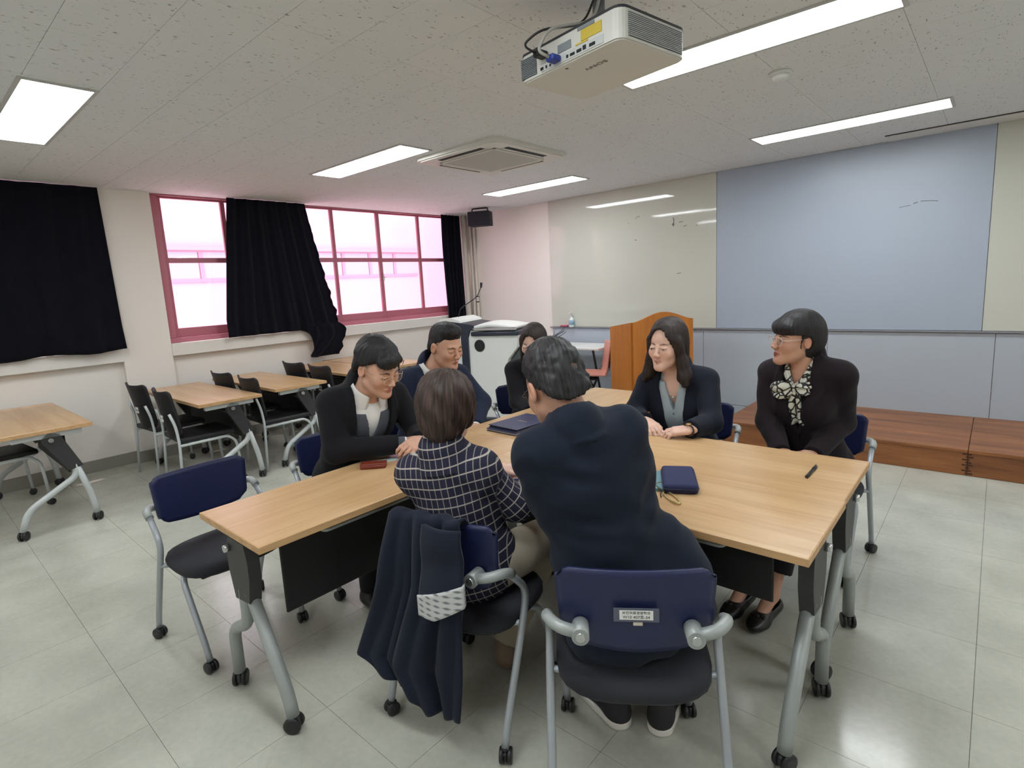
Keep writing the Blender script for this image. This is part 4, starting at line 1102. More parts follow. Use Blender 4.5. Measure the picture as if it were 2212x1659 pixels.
# ------------------------------------------------------------------ person assembly
class Person:
    """local frame: x right, y forward, z up, origin on the floor below the hips"""
    def __init__(s, name, loc, face, label, hip=(0,0,.53), neck=(0,.03,1.03), right=(1,0,0), sh=None, head=None, elbow=None, wrist=None, w=1.0, dpt=1.0):
        s.root = empty(name, (loc[0], loc[1], 0), math.atan2(face[1], face[0])-PI/2, label, 'person')
        s.hip = np.array(hip, float); s.neck = np.array(neck, float)
        s.up = nrm(s.neck-s.hip); r = np.array(right, float); r = nrm(r-s.up*(r@s.up)); s.r = r; s.f = np.cross(s.up, r)
        s.R = frame(s.r, s.f, s.up); s.T = float(np.linalg.norm(s.neck-s.hip)); s.w = w; s.dp = dpt
        if sh is None: sh = [tuple(s.neck+s.r*k*.175*w-s.up*.065-s.f*.005) for k in (-1,1)]
        s.sh = [np.array(v, float) for v in sh]; s.el = [np.array(v, float) for v in elbow]; s.wr = [np.array(v, float) for v in wrist]
        s.hd = head; s.hands = []
    def tl(s, p): return (p-A3(s.hip))@s.R.T
    def tw(s, q): return np.asarray(q, f32)@s.R+A3(s.hip)
    def torso(s, q, off=0., fem=False):
        T, w, dp = s.T, s.w, s.dp
        d = ell(q, (0,-.01,.03), ((.178 if fem else .172)*w,.135*dp,.13))
        d = su(d, ell(q, (0,.0,.20), ((.140 if fem else .158)*w,.112*dp,.19)), .06)
        d = su(d, ell(q, (0,.012,T-.17), ((.158 if fem else .175)*w,.115*dp,.16)), .06)
        if fem: 
            a = q.copy(); a[:,0] = np.abs(a[:,0]); d = su(d, sph(a, (.070*w,.085*dp,T-.21), .052), .05)
        d = su(d, rc(q, (-.125*w,-.012,T-.065), (.125*w,-.012,T-.065), .058, .058), .05)
        d = su(d, rc(q, (0,-.016,T-.05), (0,-.012,T+.015), .085, .058), .05)
        return d-off
    def arm(s, p, i, r=(.060,.052,.050,.038), off=0., k=.03):
        d = su(rc(p, s.sh[i], s.el[i], r[0], r[1]), rc(p, s.el[i], s.wr[i], r[2], r[3]), k)
        dr = A3(nrm(s.wr[i]-s.el[i])); cut = (p-A3(s.wr[i]))@dr
        return np.maximum(d-off, cut)
    def folds(s, p, q, amp):
        n1 = np.sin(q[:,2]*62+5*np.sin(q[:,0]*11+1.3)+4*np.sin(q[:,1]*9))
        n2 = vnoise(p*13+3.1); n3 = np.sin((q[:,2]*.8+q[:,0]*.9)*48+3*vnoise(p*7)); n4 = np.clip(vnoise(p*5+9.7)+.1, 0, 1)
        return amp*(.7*n1*np.clip(n2+.2,0,1)+.7*n2+1.0*n3*n4)
    def bounds(s, pts, m):
        P = np.array(pts); return P.min(0)-m, P.max(0)+m
    def jacket(s, m, name='jacket', fem=False, vcut=None, off=.014, hem=-.10, amp=.003, h=.0075, collar=True, lapel=True, check=False, arms=True, skirt=.0, ra=(.060,.052,.050,.040), cup=.028, cy=.015, flap=None):
        """vcut: list of (x,z) polygon half-width profile of the front opening, torso frame"""
        T = s.T
        def base(p, q):
            d = s.torso(q, off, fem)
            if skirt: d = su(d, ell(q, (0,-.01,-.01), (.20*s.w,.155*s.dp,.11+skirt)), .05)
            return d
        def fn(p):
            q = s.tl(p); d = base(p, q)
            for i in (0,1): d = su(d, rc(p, s.neck-s.up*.065, s.sh[i], .080, .060), .05)
            if flap: d = su(d, ell(q, flap[0], flap[1]), .06)
            d = np.maximum(d, hem-q[:,2])
            if collar:
                cz = rc(q, (0,-.022,T-.03), (0,-.030,T+cup), .087, .076); cz = np.maximum(cz, q[:,1]-cy); d = su(d, cz, .018)
                fall = rc(q, (0,-.026,T-.06), (0,-.032,T+cup), .117, .085); fall = np.maximum(np.maximum(fall, (T-.040-.25*np.clip(q[:,1],-.03,.05))-q[:,2]), q[:,1]-cy); d = su(d, fall, .004)
                d = sm(d, -rc(q, (0,-.006,T-.02), (0,-.004,T+.14), .056, .060), .004)
            if vcut is not None:
                hw = np.interp(q[:,2], [v[1] for v in vcut], [v[0] for v in vcut]).astype(f32)
                wedge = np.maximum(np.abs(q[:,0])-hw, -(q[:,1]-.0)); 
                edge = np.abs(np.abs(q[:,0])-hw)
                if lapel:        # raised lapel strip beside the opening
                    lw = np.interp(q[:,2], [.20, T-.22, T-.10, T-.02], [.0, .048, .062, .035]).astype(f32)
                    strip = np.maximum(np.abs(np.abs(q[:,0])-hw-lw*.5)-lw*.5, -q[:,1])
                    d = d-.006*np.clip(.5-strip/.006, 0, 1)
                d = sm(d, -wedge*.9, .004)
            if arms:
                for i in (0,1): d = su(d, s.arm(p, i, ra, .006), .022)
            if amp: d = d+s.folds(p, q, amp)
            return d
        pts = list(s.sh)+(list(s.el)+list(s.wr) if arms else [])+[s.hip-s.up*.12, s.neck+s.up*.05]
        for k in (-1,1): pts += [s.hip+s.r*k*.24-s.up*.1, s.hip+s.f*k*.17, s.neck+s.f*k*.12]
        lo, hi = s.bounds(pts, .09)
        vec = None
        if check:
            def vec(p):
                q = s.tl(p); ang_ = np.arctan2(q[:,0], -q[:,1]); c = np.stack([q[:,0]*1.12, q[:,2], q[:,1]], 1)
                dt = base(p, q)
                for i in (0,1):
                    da = s.arm(p, i, ra, .006); msk = da < dt-.006
                    du_ = rc(p, s.sh[i], s.el[i], ra[0], ra[1]); dl_ = rc(p, s.el[i], s.wr[i], ra[2], ra[3])
                    for a_, b_, sel, o0 in ((s.sh[i], s.el[i], du_ <= dl_, 0.), (s.el[i], s.wr[i], dl_ < du_, .01)):
                        ax = nrm(b_-a_); v = p-A3(a_); t = v@A3(ax)
                        e1 = nrm(np.cross(ax, s.f+np.array((1e-3,0,0)))); e2 = np.cross(ax, e1)
                        th = np.arctan2(v@A3(e1), v@A3(e2)); mm = msk & sel & (t >= .02)
                        c = np.where(mm[:,None], np.stack([th*.052, t+o0, th*0], 1), c)
                return c
        return sdf_obj(name, fn, lo, hi, h, m, s.root, vec=vec)
    def layer(s, name, m, off, ztop=None, zlo=.05, fem=False, vcut=None, collar=False, h=.0075, amp=.001, xlim=.13, colr=.062, ch=.06):
        """shirt or vest seen in the opening: front half of the torso, slightly smaller"""
        T = s.T; ztop = T+.01 if ztop is None else ztop
        def fn(p):
            q = s.tl(p); d = s.torso(q, off, fem)
            d = np.maximum(np.maximum(d, q[:,2]-ztop), zlo-q[:,2]); d = np.maximum(d, np.abs(q[:,0])-xlim)
            if vcut is not None:
                hw = np.interp(q[:,2], [v[1] for v in vcut], [v[0] for v in vcut]).astype(f32)
                d = np.maximum(d, -np.maximum(np.abs(q[:,0])-hw, -q[:,1])*.9)
            if collar:
                cc = rc(q, (0,-.014,T-.05), (0,-.014,T+.055), colr+.024, colr+.006)
                zt = T+ch-.62*np.clip(q[:,1]+.03,0,.1); zb = T-.03-.75*np.clip(q[:,1]-.0,0,.1)
                cc = np.maximum(np.maximum(cc, (q[:,2]-zt)*.8), (zb-q[:,2])*.7)
                ax_ = np.abs(q[:,0]); fl = np.maximum(s.torso(q, off+.010, fem), (zb-q[:,2])*.8); fl = np.maximum(np.maximum(fl, q[:,2]-zt), -q[:,1])
                fl = np.maximum(fl, (ax_-.082-.3*(q[:,2]-T+.06))*.9); cc = np.minimum(cc, fl)
                gap = np.maximum(ax_-np.interp(q[:,2], [T-.14,T-.09,T-.04,T+.05],[.045,.016,.012,.05]).astype(f32), -q[:,1]); cc = np.maximum(cc, -gap*.9)
                d = np.minimum(d, cc)
                d = np.maximum(d, -rc(q, (0,-.006,T-.03), (0,-.002,T+.15), colr-.006, colr))
            if amp: d = d+s.folds(p, q, amp)
            return d
        pts = [s.hip+s.up*zlo, s.neck+s.up*.06]
        for k in (-1,1): pts += [s.neck+s.r*k*.14-s.up*.1, s.hip+s.r*k*.14+s.up*zlo, s.hip+s.f*k*.15+s.up*zlo, s.neck+s.f*k*.15-s.up*.1]
        lo, hi = s.bounds(pts, .05)
        return sdf_obj(name, fn, lo, hi, h, m, s.root)
    def shirt_collar(s, m, r=.066, gap=28, top=.042, pts=.062, spread=.0, tilt=.5, name='shirt_collar'):
        hd = s.hd; hb = hd.out(np.array([[0,-.022,-.05]]))[0].astype(float); O = s.neck-s.up*.012
        n = nrm(nrm(hb-O)*tilt+s.up*(1-tilt)); rt = nrm(s.r-n*(s.r@n)); fw = np.cross(n, rt)
        TM = PI-math.radians(gap)
        def fn(u, v):
            th = (2*u-1)*TM; fr = (abs(th)/TM)                       # 0 back .. 1 front
            tp = top*(1-.45*fr**2); L = .040+pts*np.clip((fr-.45)/.55,0,1)**1.5
            if v < .35: a = v/.35; z = -.012+(tp+.012)*a; rr = r+.002*a; dx = 0
            else: a = (v-.35)/.65; z = tp-L*a; rr = r+.004+.018*a+.020*a*np.clip((fr-.4)/.6,0,1); dx = spread*a*fr
            x = math.sin(th)*rr*(1+.0*fr); y = -math.cos(th)*rr*1.02
            x += math.copysign(dx, th)
            return tuple(O+rt*x+fw*y+n*z)
        return MB().grid(fn, 44, 16, .0022).build(name, m, s.root)
    def body(s, hands=(), h=.0039, legs=None, chest=True):
        hd = s.hd; T = s.T; N = s.neck; hb = hd.out(np.array([[0,-.022,-.05]]))[0]
        def fn(p):
            d = np.full(len(p), 1.0, f32)
            d = np.minimum(d, rc(p, hb, N-s.up*.02, .050 if hd.fem else .056, .054 if hd.fem else .062))
            d = su(d, rc(p, N-s.up*.02, N-s.up*.20, .062, .06), .04)
            if chest: d = su(d, ell(s.tl(p), (0,.006,T-.10), (.12*s.w,.088*s.dp,.10)), .03)
            for i in (0,1):
                d = su(d, rc(p, N-s.up*.10, s.sh[i], .045, .035), .02); d = su(d, rc(p, s.sh[i], s.el[i], .035, .030), .01); d = su(d, rc(p, s.el[i], s.wr[i], .031, .023), .01)
            m = ((p-hd.c)**2).sum(1) < (.19*hd.sc)**2
            if m.any(): 
                dh = hd.sdf(p[m]); d[m] = su(d[m], dh, .018)
            for (i, R, side, curl, th, sc) in hands:
                m = ((p-A3(s.wr[i]))**2).sum(1) < .24**2
                if m.any(): d[m] = su(d[m], hand_sdf(p[m], s.wr[i], R, side, curl, th, sc), .01)
            if legs is not None:
                for hipj, kn, an, toe in legs:
                    d = su(d, rc(p, N-s.up*.2, hipj, .06, .06), .02); d = su(d, rc(p, hipj, kn, .055, .045), .02); d = su(d, rc(p, kn, an, .048, .030), .02); d = su(d, rc(p, an, toe, .030, .022), .02)
            return d
        pts = [hd.c, hb, N-s.up*.2]+list(s.sh)+list(s.el)+list(s.wr)
        for hh in hands: pts.append(s.wr[hh[0]]+np.array(hh[1][1])*.2)
        if legs is not None:
            for L in legs: pts += list(L)
        lo, hi = s.bounds(pts, .14)
        def col(p):
            c = hd.color(p); far = ((p-hd.c)**2).sum(1) > .17**2; c[far] = hd.skin; 
            return c
        return sdf_obj('body', fn, lo, hi, h, SKIN, s.root, color=col)
    def trousers(s, m, legs, h=.009, r=(.085,.066,.062,.050), name='trousers', cuff=True):
        def fn(p):
            q = s.tl(p); d = ell(p, s.hip+np.array((0,.0,-.01)), (.165*s.w,.14,.095))
            for hipj, kn, an, toe in legs:
                d = su(d, rc(p, hipj, kn, r[0], r[1]), .04); l2 = rc(p, kn, an, r[2], r[3]); l2 = np.maximum(l2, (p-A3(an))@A3(nrm(np.array(an)-np.array(kn)))); d = su(d, l2, .02)
            return d+.003*vnoise(p*14)
        pts = [s.hip]; 
        for L in legs: pts += [L[0], L[1], L[2]]
        lo, hi = s.bounds(pts, .17); lo[2] = max(lo[2], .02)
        return sdf_obj(name, fn, lo, hi, h, m, s.root)
    def shoe(s, m, an, toe, sole=None, h=.005, low=False):
        an = np.array(an, float); toe = np.array(toe, float); d_ = nrm((toe-an)*np.array((1,1,0))); rt = np.cross(d_, (0,0,1)); R = frame(rt, d_, (0,0,1)); o0 = np.array((an[0], an[1], 0))
        def fn(p):
            q = (p-A3(o0))@R.T
            d = rc(q, (0,-.035,.040), (0,.10,.032), .037, .036); d = su(d, ell(q, (0,.13,.030), (.042,.065,.030)), .03)
            if not low: d = su(d, rc(q, (0,-.02,.05), (0,-.02,.085), .040, .040), .03)
            else: d = np.maximum(d, -ell(q, (0,.01,.08), (.034,.085,.042)))
            d = np.maximum(d, -q[:,2]+(.022 if sole else .002)); return d
        lo = o0-.2; hi = o0+.26; lo[2] = -.01; hi[2] = .16
        o = sdf_obj('shoe', fn, lo, hi, h, m, s.root)
        if sole:
            def fs(p):
                q = (p-A3(o0))@R.T; d = rc(q*np.array((1,1,0),f32), (0,-.03,0), (0,.13,0), .043, .046)
                return np.maximum(np.maximum(d, q[:,2]-.028), .002-q[:,2])
            sdf_obj('sole', fs, lo, hi, h, sole, o)
        return o
    def hair(s, m, fn, extra=None, h=.0045, R=.24, ext=None, name='hair'):
        hd = s.hd
        def f(p): return fn(hd.loc(p))*hd.sc
        def vec(p):
            q = hd.loc(p); th = np.arctan2(q[:,0], -q[:,1]+.0); return np.stack([th*.1, q[:,2], q[:,1]], 1)
        lo = hd.c-R; hi = hd.c+R
        if ext: lo = lo-np.array(ext[0]); hi = hi+np.array(ext[1])
        mb = None
        if extra is not None:
            mb = MB()
            for pts, r in extra:
                P = [tuple(hd.out(np.array([q]))[0]) for q in pts]; n = len(P); mb.tube(P, [max(.0006, r*(1-.8*k/(n-1))) for k in range(n)], 5)
        return sdf_obj(name, f, lo, hi, h, m, s.root, vec=vec, extra=mb)
    def glasses(s, m, rx=.022, rz=.019, round_=True, lens=True, temple=True):
        hd = s.hd; g = MB(); o = lambda q: tuple(hd.out(np.array([q], f32))[0])
        for k in (-1,1):
            ring = []
            for t in range(24):
                a = 2*PI*t/24; c, s_ = math.cos(a), math.sin(a); e = 1 if round_ else 1/((abs(c)**4+abs(s_)**4)**.25)
                ring.append(o((k*.033+rx*c*e, .1085-.006*abs(rx*c*e+.01*0)/.02*.5, -.004+rz*s_*e)))
            g.tube(ring, .0013, 6, closed=True)
            if temple: g.tube([o((k*(.033+rx),.104,.004)), o((k*.074,.085,.006)), o((k*.0795,.0,.012)), o((k*.078,-.02,.004))], .0013, 6)
        g.tube([o((-.012,.110,.0)), o((0,.114,.003)), o((.012,.110,.0))], .0013, 6)
        gl = g.build('glasses', m, s.root)
        if lens:
            for k in (-1,1):
                L = MB(); L.add([o((k*.033+rx*.97*math.cos(2*PI*t/24), .1085, -.004+rz*.97*math.sin(2*PI*t/24))) for t in range(24)]+[o((k*.033+rx*.97*math.cos(2*PI*t/24), .1095, -.004+rz*.97*math.sin(2*PI*t/24))) for t in range(24)], [tuple(range(24)), tuple(range(24,48))[::-1]]+[(t,(t+1)%24,24+(t+1)%24,24+t) for t in range(24)])
                L.build('lens', LENS, gl)
def lens_mat():
    m = bpy.data.materials.new('lens_glass'); m.use_nodes = True; n, l = nodes_of(m); n.remove(n['Principled BSDF'])
    t = n.new('ShaderNodeBsdfTransparent'); g = n.new('ShaderNodeBsdfGlossy'); g.inputs['Roughness'].default_value = .03; mx = n.new('ShaderNodeMixShader'); mx.inputs[0].default_value = .06
    l.new(t.outputs[0], mx.inputs[1]); l.new(g.outputs[0], mx.inputs[2]); l.new(mx.outputs[0], n['Material Output'].inputs['Surface']); return m
LENS = lens_mat()
GOLD = mat('gold_wire', srgb(206,176,140), .25, .8); CLEARF = mat('clear_frame', srgb(206,196,196), .2); DKFR = mat('dark_frame', srgb(30,22,22), .3)

# hair shapes in head coordinates
def hair_cap(q, r=(.083,.107,.098), c=(0,-.014,.042), front=.078, tilt=.80, side=.0):
    """short hair: cap cut along a plane from forehead down to the nape"""
    d = su(ell(q, c, r), ell(q, (0,-.052,-.022), (r[0]*.90,.056,.062)), .03)
    y = q[:,1]+.012; z0 = .022+np.where(y > 0, tilt*y, 1.05*y)
    cut = -(q[:,2]-z0)*.75+.004*vnoise(q*60)
    cut2 = (q[:,1]-front)
    d = sm(d, cut+side, .010)
    return d, cut2
def streaks(q, n, amp, ph=0.):
    th = np.arctan2(q[:,0], -q[:,1]); return amp*.55*(np.sin(th*n*1.4+7*vnoise(q*14+ph))*.5+vnoise(q*np.array((80,80,24),f32)+ph)*.8)
# ================================================================== PEOPLE
import time as _t
def mk(name, loc, face, label, hip, neck, head, hdir, pitch, roll, elbows, wrists, right=None, sh=None, w=1.0, dpt=1.0, hkw=None, body_dir=None):
    a = math.atan2(face[1], face[0])-PI/2; c, s_ = math.cos(-a), math.sin(-a)
    def L(p): x, y = p[0]-loc[0], p[1]-loc[1]; return (x*c-y*s_, x*s_+y*c, p[2])
    def D(v): return np.array((v[0]*c-v[1]*s_, v[0]*s_+v[1]*c, v[2] if len(v) > 2 else 0.))
    bd = body_dir or face; br = nrm(D((bd[1], -bd[0], 0)))
    if right is not None: br = nrm(D(right))
    yaw = math.atan2(hdir[1], hdir[0])-math.atan2(face[1], face[0])
    hd = Head(L(head), rotm(yaw, math.radians(pitch), math.radians(roll)), **(hkw or {}))
    P = Person(name, loc, face, label, L(hip), L(neck), br, [L(v) for v in sh] if sh else None, hd, [L(v) for v in elbows], [L(v) for v in wrists], w, dpt)
    P.L = L; P.D = D; return P
def hframe(P, fdir, back):
    """hand rows from finger direction and back-of-hand normal (world)"""
    y = nrm(P.D(fdir)); z = P.D(back); z = nrm(z-y*(z@y)); x = np.cross(y, z); return frame(x, y, z)
def seated_legs(P, k=.1, kneey=.43, ankley=.36, spread=.09):
    h = P.hip; out = []
    for s_ in (-1,1): out.append((h+np.array((s_*spread,.0,-.01)), np.array((h[0]+s_*(k+.02), h[1]+kneey, .50)), np.array((h[0]+s_*k, h[1]+ankley, .10)), np.array((h[0]+s_*k, h[1]+ankley+.14, .03))))
    return out
SHOEB = mat('shoe_black', srgb(20,20,22), .35); SOLEW = mat('sole_white', srgb(222,218,210), .6)
def lock(x, y, z, dx, dy, dz, r=.0022, curl=.0):
    return ([(x, y, z), (x+dx*.5+curl, y+dy*.5, z+dz*.6), (x+dx+curl*.3, y+dy, z+dz)], r)

# ---- man in glasses, left ------------------------------------------------
M1 = mk('person', (3.54,-4.58), (1,-.12), 'seated man in gold glasses, black blazer and gray vest, looking down at his hands',
    (3.60,-4.53,.53), (3.855,-4.53,1.050), (3.965,-4.535,1.160), (1,.10), -24, 4,
    [(3.93,-4.30,.80), (3.86,-4.73,.785)], [(4.07,-4.40,.785), (4.03,-4.495,.785)], w=1.0, hkw=dict(skin='mid', lids=.85, smile=.2, scale=1.06, fade=srgb(40,34,34)))
v1 = [(.0,.12),(.03,.22),(.085,.40),(.092,.50),(.092,.62)]
M1.jacket(J_BLACK, vcut=v1, cy=-.01)
M1.layer('vest', VESTG, .007, ztop=M1.T-.08, zlo=.08, vcut=[(.0,.33),(.026,.44),(.045,.52),(.07,.60)], amp=.0006)
M1.layer('shirt', SHIRTW, -.003, zlo=.18, ztop=M1.T-.03); M1.shirt_collar(SHIRTW, .072, 16, .056, .060, .014, .75)
M1.body([(1, hframe(M1,(.35,.9,-.05),(.35,-.25,.9)), -1, (.75,.8,.85,.9), .5, 1.0), (0, hframe(M1,(.3,-.9,-.05),(.5,.2,.8)), 1, (.7,.75,.8,.85), .5, 1.0)])
def m1h(q):
    d, _ = hair_cap(q, (.090,.113,.106), (0,-.014,.042), tilt=.62)
    fr = ell(q, (.005,.072,.070), (.066,.040,.040)); fr = np.maximum(fr, .052-q[:,2]-.10*np.abs(q[:,0])); d = su(d, fr, .02)
    d = np.minimum(d, np.maximum(rc(q*np.array((1,1,1),f32), (-.074,.012,.02), (-.074,.020,-.018), .008, .005), -1))
    return d+streaks(q, 26, .0045)+.005*vnoise(q*30)
rn = random.Random(3); ex = []
ex += [lock(rn.uniform(-.055,.06), .101, .075, rn.uniform(-.012,.012), .004, -.022, .0022) for _ in range(18)]
M1.hair(HBLK, m1h, ex)
M1.glasses(GOLD, .0225, .0195)
M1l = seated_legs(M1); M1.trousers(TR_BLK, M1l)
for lg in M1l: M1.shoe(SHOEB, lg[2], lg[3])
def cuff(P, i, m, r0, r1, l0, l1, name='shirt_cuff'):
    d_ = nrm(P.wr[i]-P.el[i]); a = P.wr[i]+d_*l0; b = P.wr[i]+d_*l1
    MB().tube([tuple(a), tuple(b)], [r0, r1], 18, cap=False).tube([tuple(b), tuple(a)], [r1-.003, r0-.003], 18, cap=False).build(name, m, P.root)
cuff(M1, 1, VESTG, .0365, .035, -.01, .03, 'sleeve_lining'); cuff(M1, 1, SHIRTW, .033, .032, .0, .038)

# ---- young man, open collar ----------------------------------------------
M2 = mk('person', (3.45,-3.86), (1,-.25), 'seated young man in navy blazer and open white collar, eyes lowered',
    (3.45,-3.86,.53), (3.61,-3.885,1.035), (3.715,-3.872,1.175), (1,-.02), -16, 2,
    [(3.77,-3.655,.80), (3.58,-4.10,.76)], [(3.875,-3.82,.70), (3.86,-4.02,.68)], w=1.06, hkw=dict(skin='tan', lids=.95, smile=-.1, scale=1.05, fade=srgb(46,40,38)))
v2 = [(.0,.14),(.05,.30),(.088,.44),(.092,.52),(.092,.60)]
M2.jacket(J_NAVY, vcut=v2, cy=-.01); M2.layer('shirt', SHIRTW, .001, zlo=.12, ztop=M2.T-.05, vcut=[(.0,.30),(.022,.42),(.04,.5),(.05,.6)]); M2.shirt_collar(SHIRTW, .073, 32, .052, .060, .014, .7)
M2.body([(0, hframe(M2,(.5,-.8,-.05),(0,0,1)), 1, (.3,.35,.4,.4), .4, 1.0), (1, hframe(M2,(.9,.3,-.1),(0,0,1)), -1, (.3,.3,.4,.4), .4, 1.0)])
def m2h(q):
    d, _ = hair_cap(q, (.0775,.100,.095), (0,-.014,.043), tilt=.58, side=-.006)
    top = ell(q, (.0,.030,.098), (.062,.064,.040)); d = su(d, top, .02); d = np.maximum(d, q[:,1]-.098)
    return d+streaks(q, 30, .0025)+.002*vnoise(q*40)
M2.hair(HBLK, m2h, [lock(rn.uniform(-.05,.05), .075, .115, rn.uniform(-.02,.02), .02, rn.uniform(-.008,.012), .002) for _ in range(14)])
M2l = seated_legs(M2); M2.trousers(TR_BLK, M2l)
for lg in M2l: M2.shoe(SHOEB, lg[2], lg[3])
cuff(M2, 0, SHIRTW, .034, .033, -.004, .02)

# ---- woman half hidden ----------------------------------------------------
W3 = mk('person', (3.50,-2.97), (.75,-.65), 'seated woman with long brown hair and black top, half hidden behind the leaning man',
    (3.58,-2.93,.53), (3.685,-3.01,.965), (3.735,-3.07,1.105), (.30,-.95), -16, -4,
    [(3.88,-2.93,.72), (3.66,-3.18,.70)], [(3.93,-3.10,.76), (3.82,-3.25,.66)], w=.82, dpt=.95, hkw=dict(skin='light', female=True, lids=.9, scale=.98))
W3.jacket(TOPB, 'top', fem=True, collar=False, off=.006, vcut=[(.0,.36),(.05,.46),(.06,.55)], lapel=False)
W3.body([(0, hframe(W3,(-.2,-.9,-.05),(0,0,1)), 1, (.3,.3,.4,.4), .4, .92)])
def w3h(q):
    d = ell(q, (0,-.016,.040), (.090,.112,.105)); d = su(d, ell(q, (0,-.045,-.06), (.085,.064,.14)), .04)
    a = q.copy(); a[:,0] = np.abs(a[:,0]); d = su(d, rc(a, (.072,.030,.03), (.080,.004,-.14), .022, .024), .02)
    face = np.sqrt((q[:,0]/.058)**2+((q[:,2]+.030)/.112)**2)-1; face = np.maximum(face*.055, -(q[:,1]-.018)); d = sm(d, -face, .010)
    return d+streaks(q, 34, .003)
W3.hair(HDBR, w3h, ext=((0,0,.08),(0,0,0)))
W3l = seated_legs(W3, .07); W3.trousers(TR_BLK, W3l)
for lg in W3l: W3.shoe(SHOEB, lg[2], lg[3])

# ---- long-haired woman ----------------------------------------------------
W4 = mk('person', (4.87,-3.13), (.17,-.98), 'seated long-haired woman in dark cardigan and gray blouse, holding a small white card',
    (4.87,-3.13,.53), (4.85,-3.235,1.0), (4.845,-3.315,1.150), (-.10,-1), -4, -2,
    [(5.085,-3.33,.765), (4.67,-3.37,.77)], [(5.055,-3.515,.765), (4.80,-3.49,.77)], w=.91, dpt=.95, hkw=dict(skin='light', female=True, lids=.45, smile=.7, scale=1.04, eye_dir=(.1,0), brow=srgb(92,72,64)))
v4 = [(.045,.0),(.05,.30),(.075,.42),(.07,.50),(.06,.56)]
W4.jacket(J_DNAVY, 'cardigan', fem=True, vcut=v4, lapel=False, off=.016, ra=(.058,.050,.048,.042))
W4.shirt_collar(BLOUSE, .062, 42, .030, .055, .012, .4, 'blouse_collar'); W4.layer('blouse', BLOUSE, .004, fem=True, zlo=.02, ztop=W4.T-.03, vcut=[(.0,T_) for T_ in (.30,)]+[(.034,.42),(.046,.50),(.05,.56)], colr=.060)
W4.body([(0, hframe(W4,(-.86,-.42,-.12),(.1,-.25,.95)), 1, (.45,.5,.55,.6), .45, .92), (1, hframe(W4,(.72,-.5,-.15),(-.1,-.2,.95)), -1, (.45,.5,.55,.6), .5, .92)])
def w4h(q):
    d = ell(q, (0,-.018,.040), (.091,.112,.106)); d = su(d, ell(q, (0,-.045,-.06), (.088,.066,.13)), .04)
    a = q.copy(); a[:,0] = np.abs(a[:,0])
    d = su(d, rc(a, (.074,.030,.03), (.083,.010,-.08), .024, .027), .02)
    d = su(d, rc(a, (.083,.006,-.08), (.100,.012,-.150), .030, .036), .03); d = su(d, rc(a, (.098,.005,-.14), (.118,.030,-.185), .032, .016), .02)
    # open oval for the face, hair parted a little to one side
    fx = q[:,0]-.006; face = np.sqrt((fx/.064)**2+((q[:,2]+.030)/.118)**2)-1; face = np.maximum(face*.055, -(q[:,1]-.018))
    d = sm(d, -face, .010)
    d = sm(d, -rc(q, (0,.030,-.07), (0,.01,-.30), .058, .075), .02)
    return d+streaks(q, 34, .0035)+.003*vnoise(q*18)
W4.hair(HDBR, w4h, [lock(s_*rn.uniform(.085,.115), rn.uniform(-.02,.04), -.16, s_*rn.uniform(-.01,.02), rn.uniform(-.01,.02), -.045, .003) for s_ in (-1,1) for _ in range(10)], ext=((.02,0,.08),(.02,0,0)))
W4l = seated_legs(W4, .07); W4.trousers(TR_BLK, W4l)
for lg in W4l: W4.shoe(SHOEB, lg[2], lg[3])
# wristwatch, necklace, buttons
d_ = nrm(W4.wr[0]-W4.el[0]); c0 = W4.wr[0]+d_*.015
def ring(c, n, r, tube, k=24):
    n = nrm(n); e1 = nrm(np.cross(n, (0,0,1))); e2 = np.cross(n, e1); return [tuple(c+e1*r*math.cos(2*PI*i/k)+e2*r*math.sin(2*PI*i/k)) for i in range(k)]
wb = MB().tube(ring(c0, d_, .0285, .004), .0045, 6, closed=True).build('watch_strap', mat('watch_leather', srgb(60,44,36), .5), W4.root)
fw = MB(); zc = c0+np.array((0,-.004,.0285)); fw.lathe([(.013,-.003),(.0135,.003),(.012,.0045)], 20, c=tuple(zc)); fw.build('watch_face', mat('watch_gold', srgb(206,170,120), .25, .7), wb)
nk = MB(); T4 = W4.T
pts = [tuple(W4.tw(np.array([[.060*math.sin(a), .040+.052*math.cos(a)*1.0, T4-.035-.075*(math.cos(a)*.5+.5)]]))[0]) for a in np.linspace(-1.5,1.5,15)]
nk.tube(pts, .0009, 5).build('necklace', GOLD, W4.root)
q_ = W4.tw(np.array([[0,.099,T4-.113]]))[0]; MB().lathe([(.001,-.006),(.005,-.003),(.006,0),(.005,.003),(.001,.006)], 12, c=tuple(q_)).build('pearl_pendant', PAPER, W4.root)

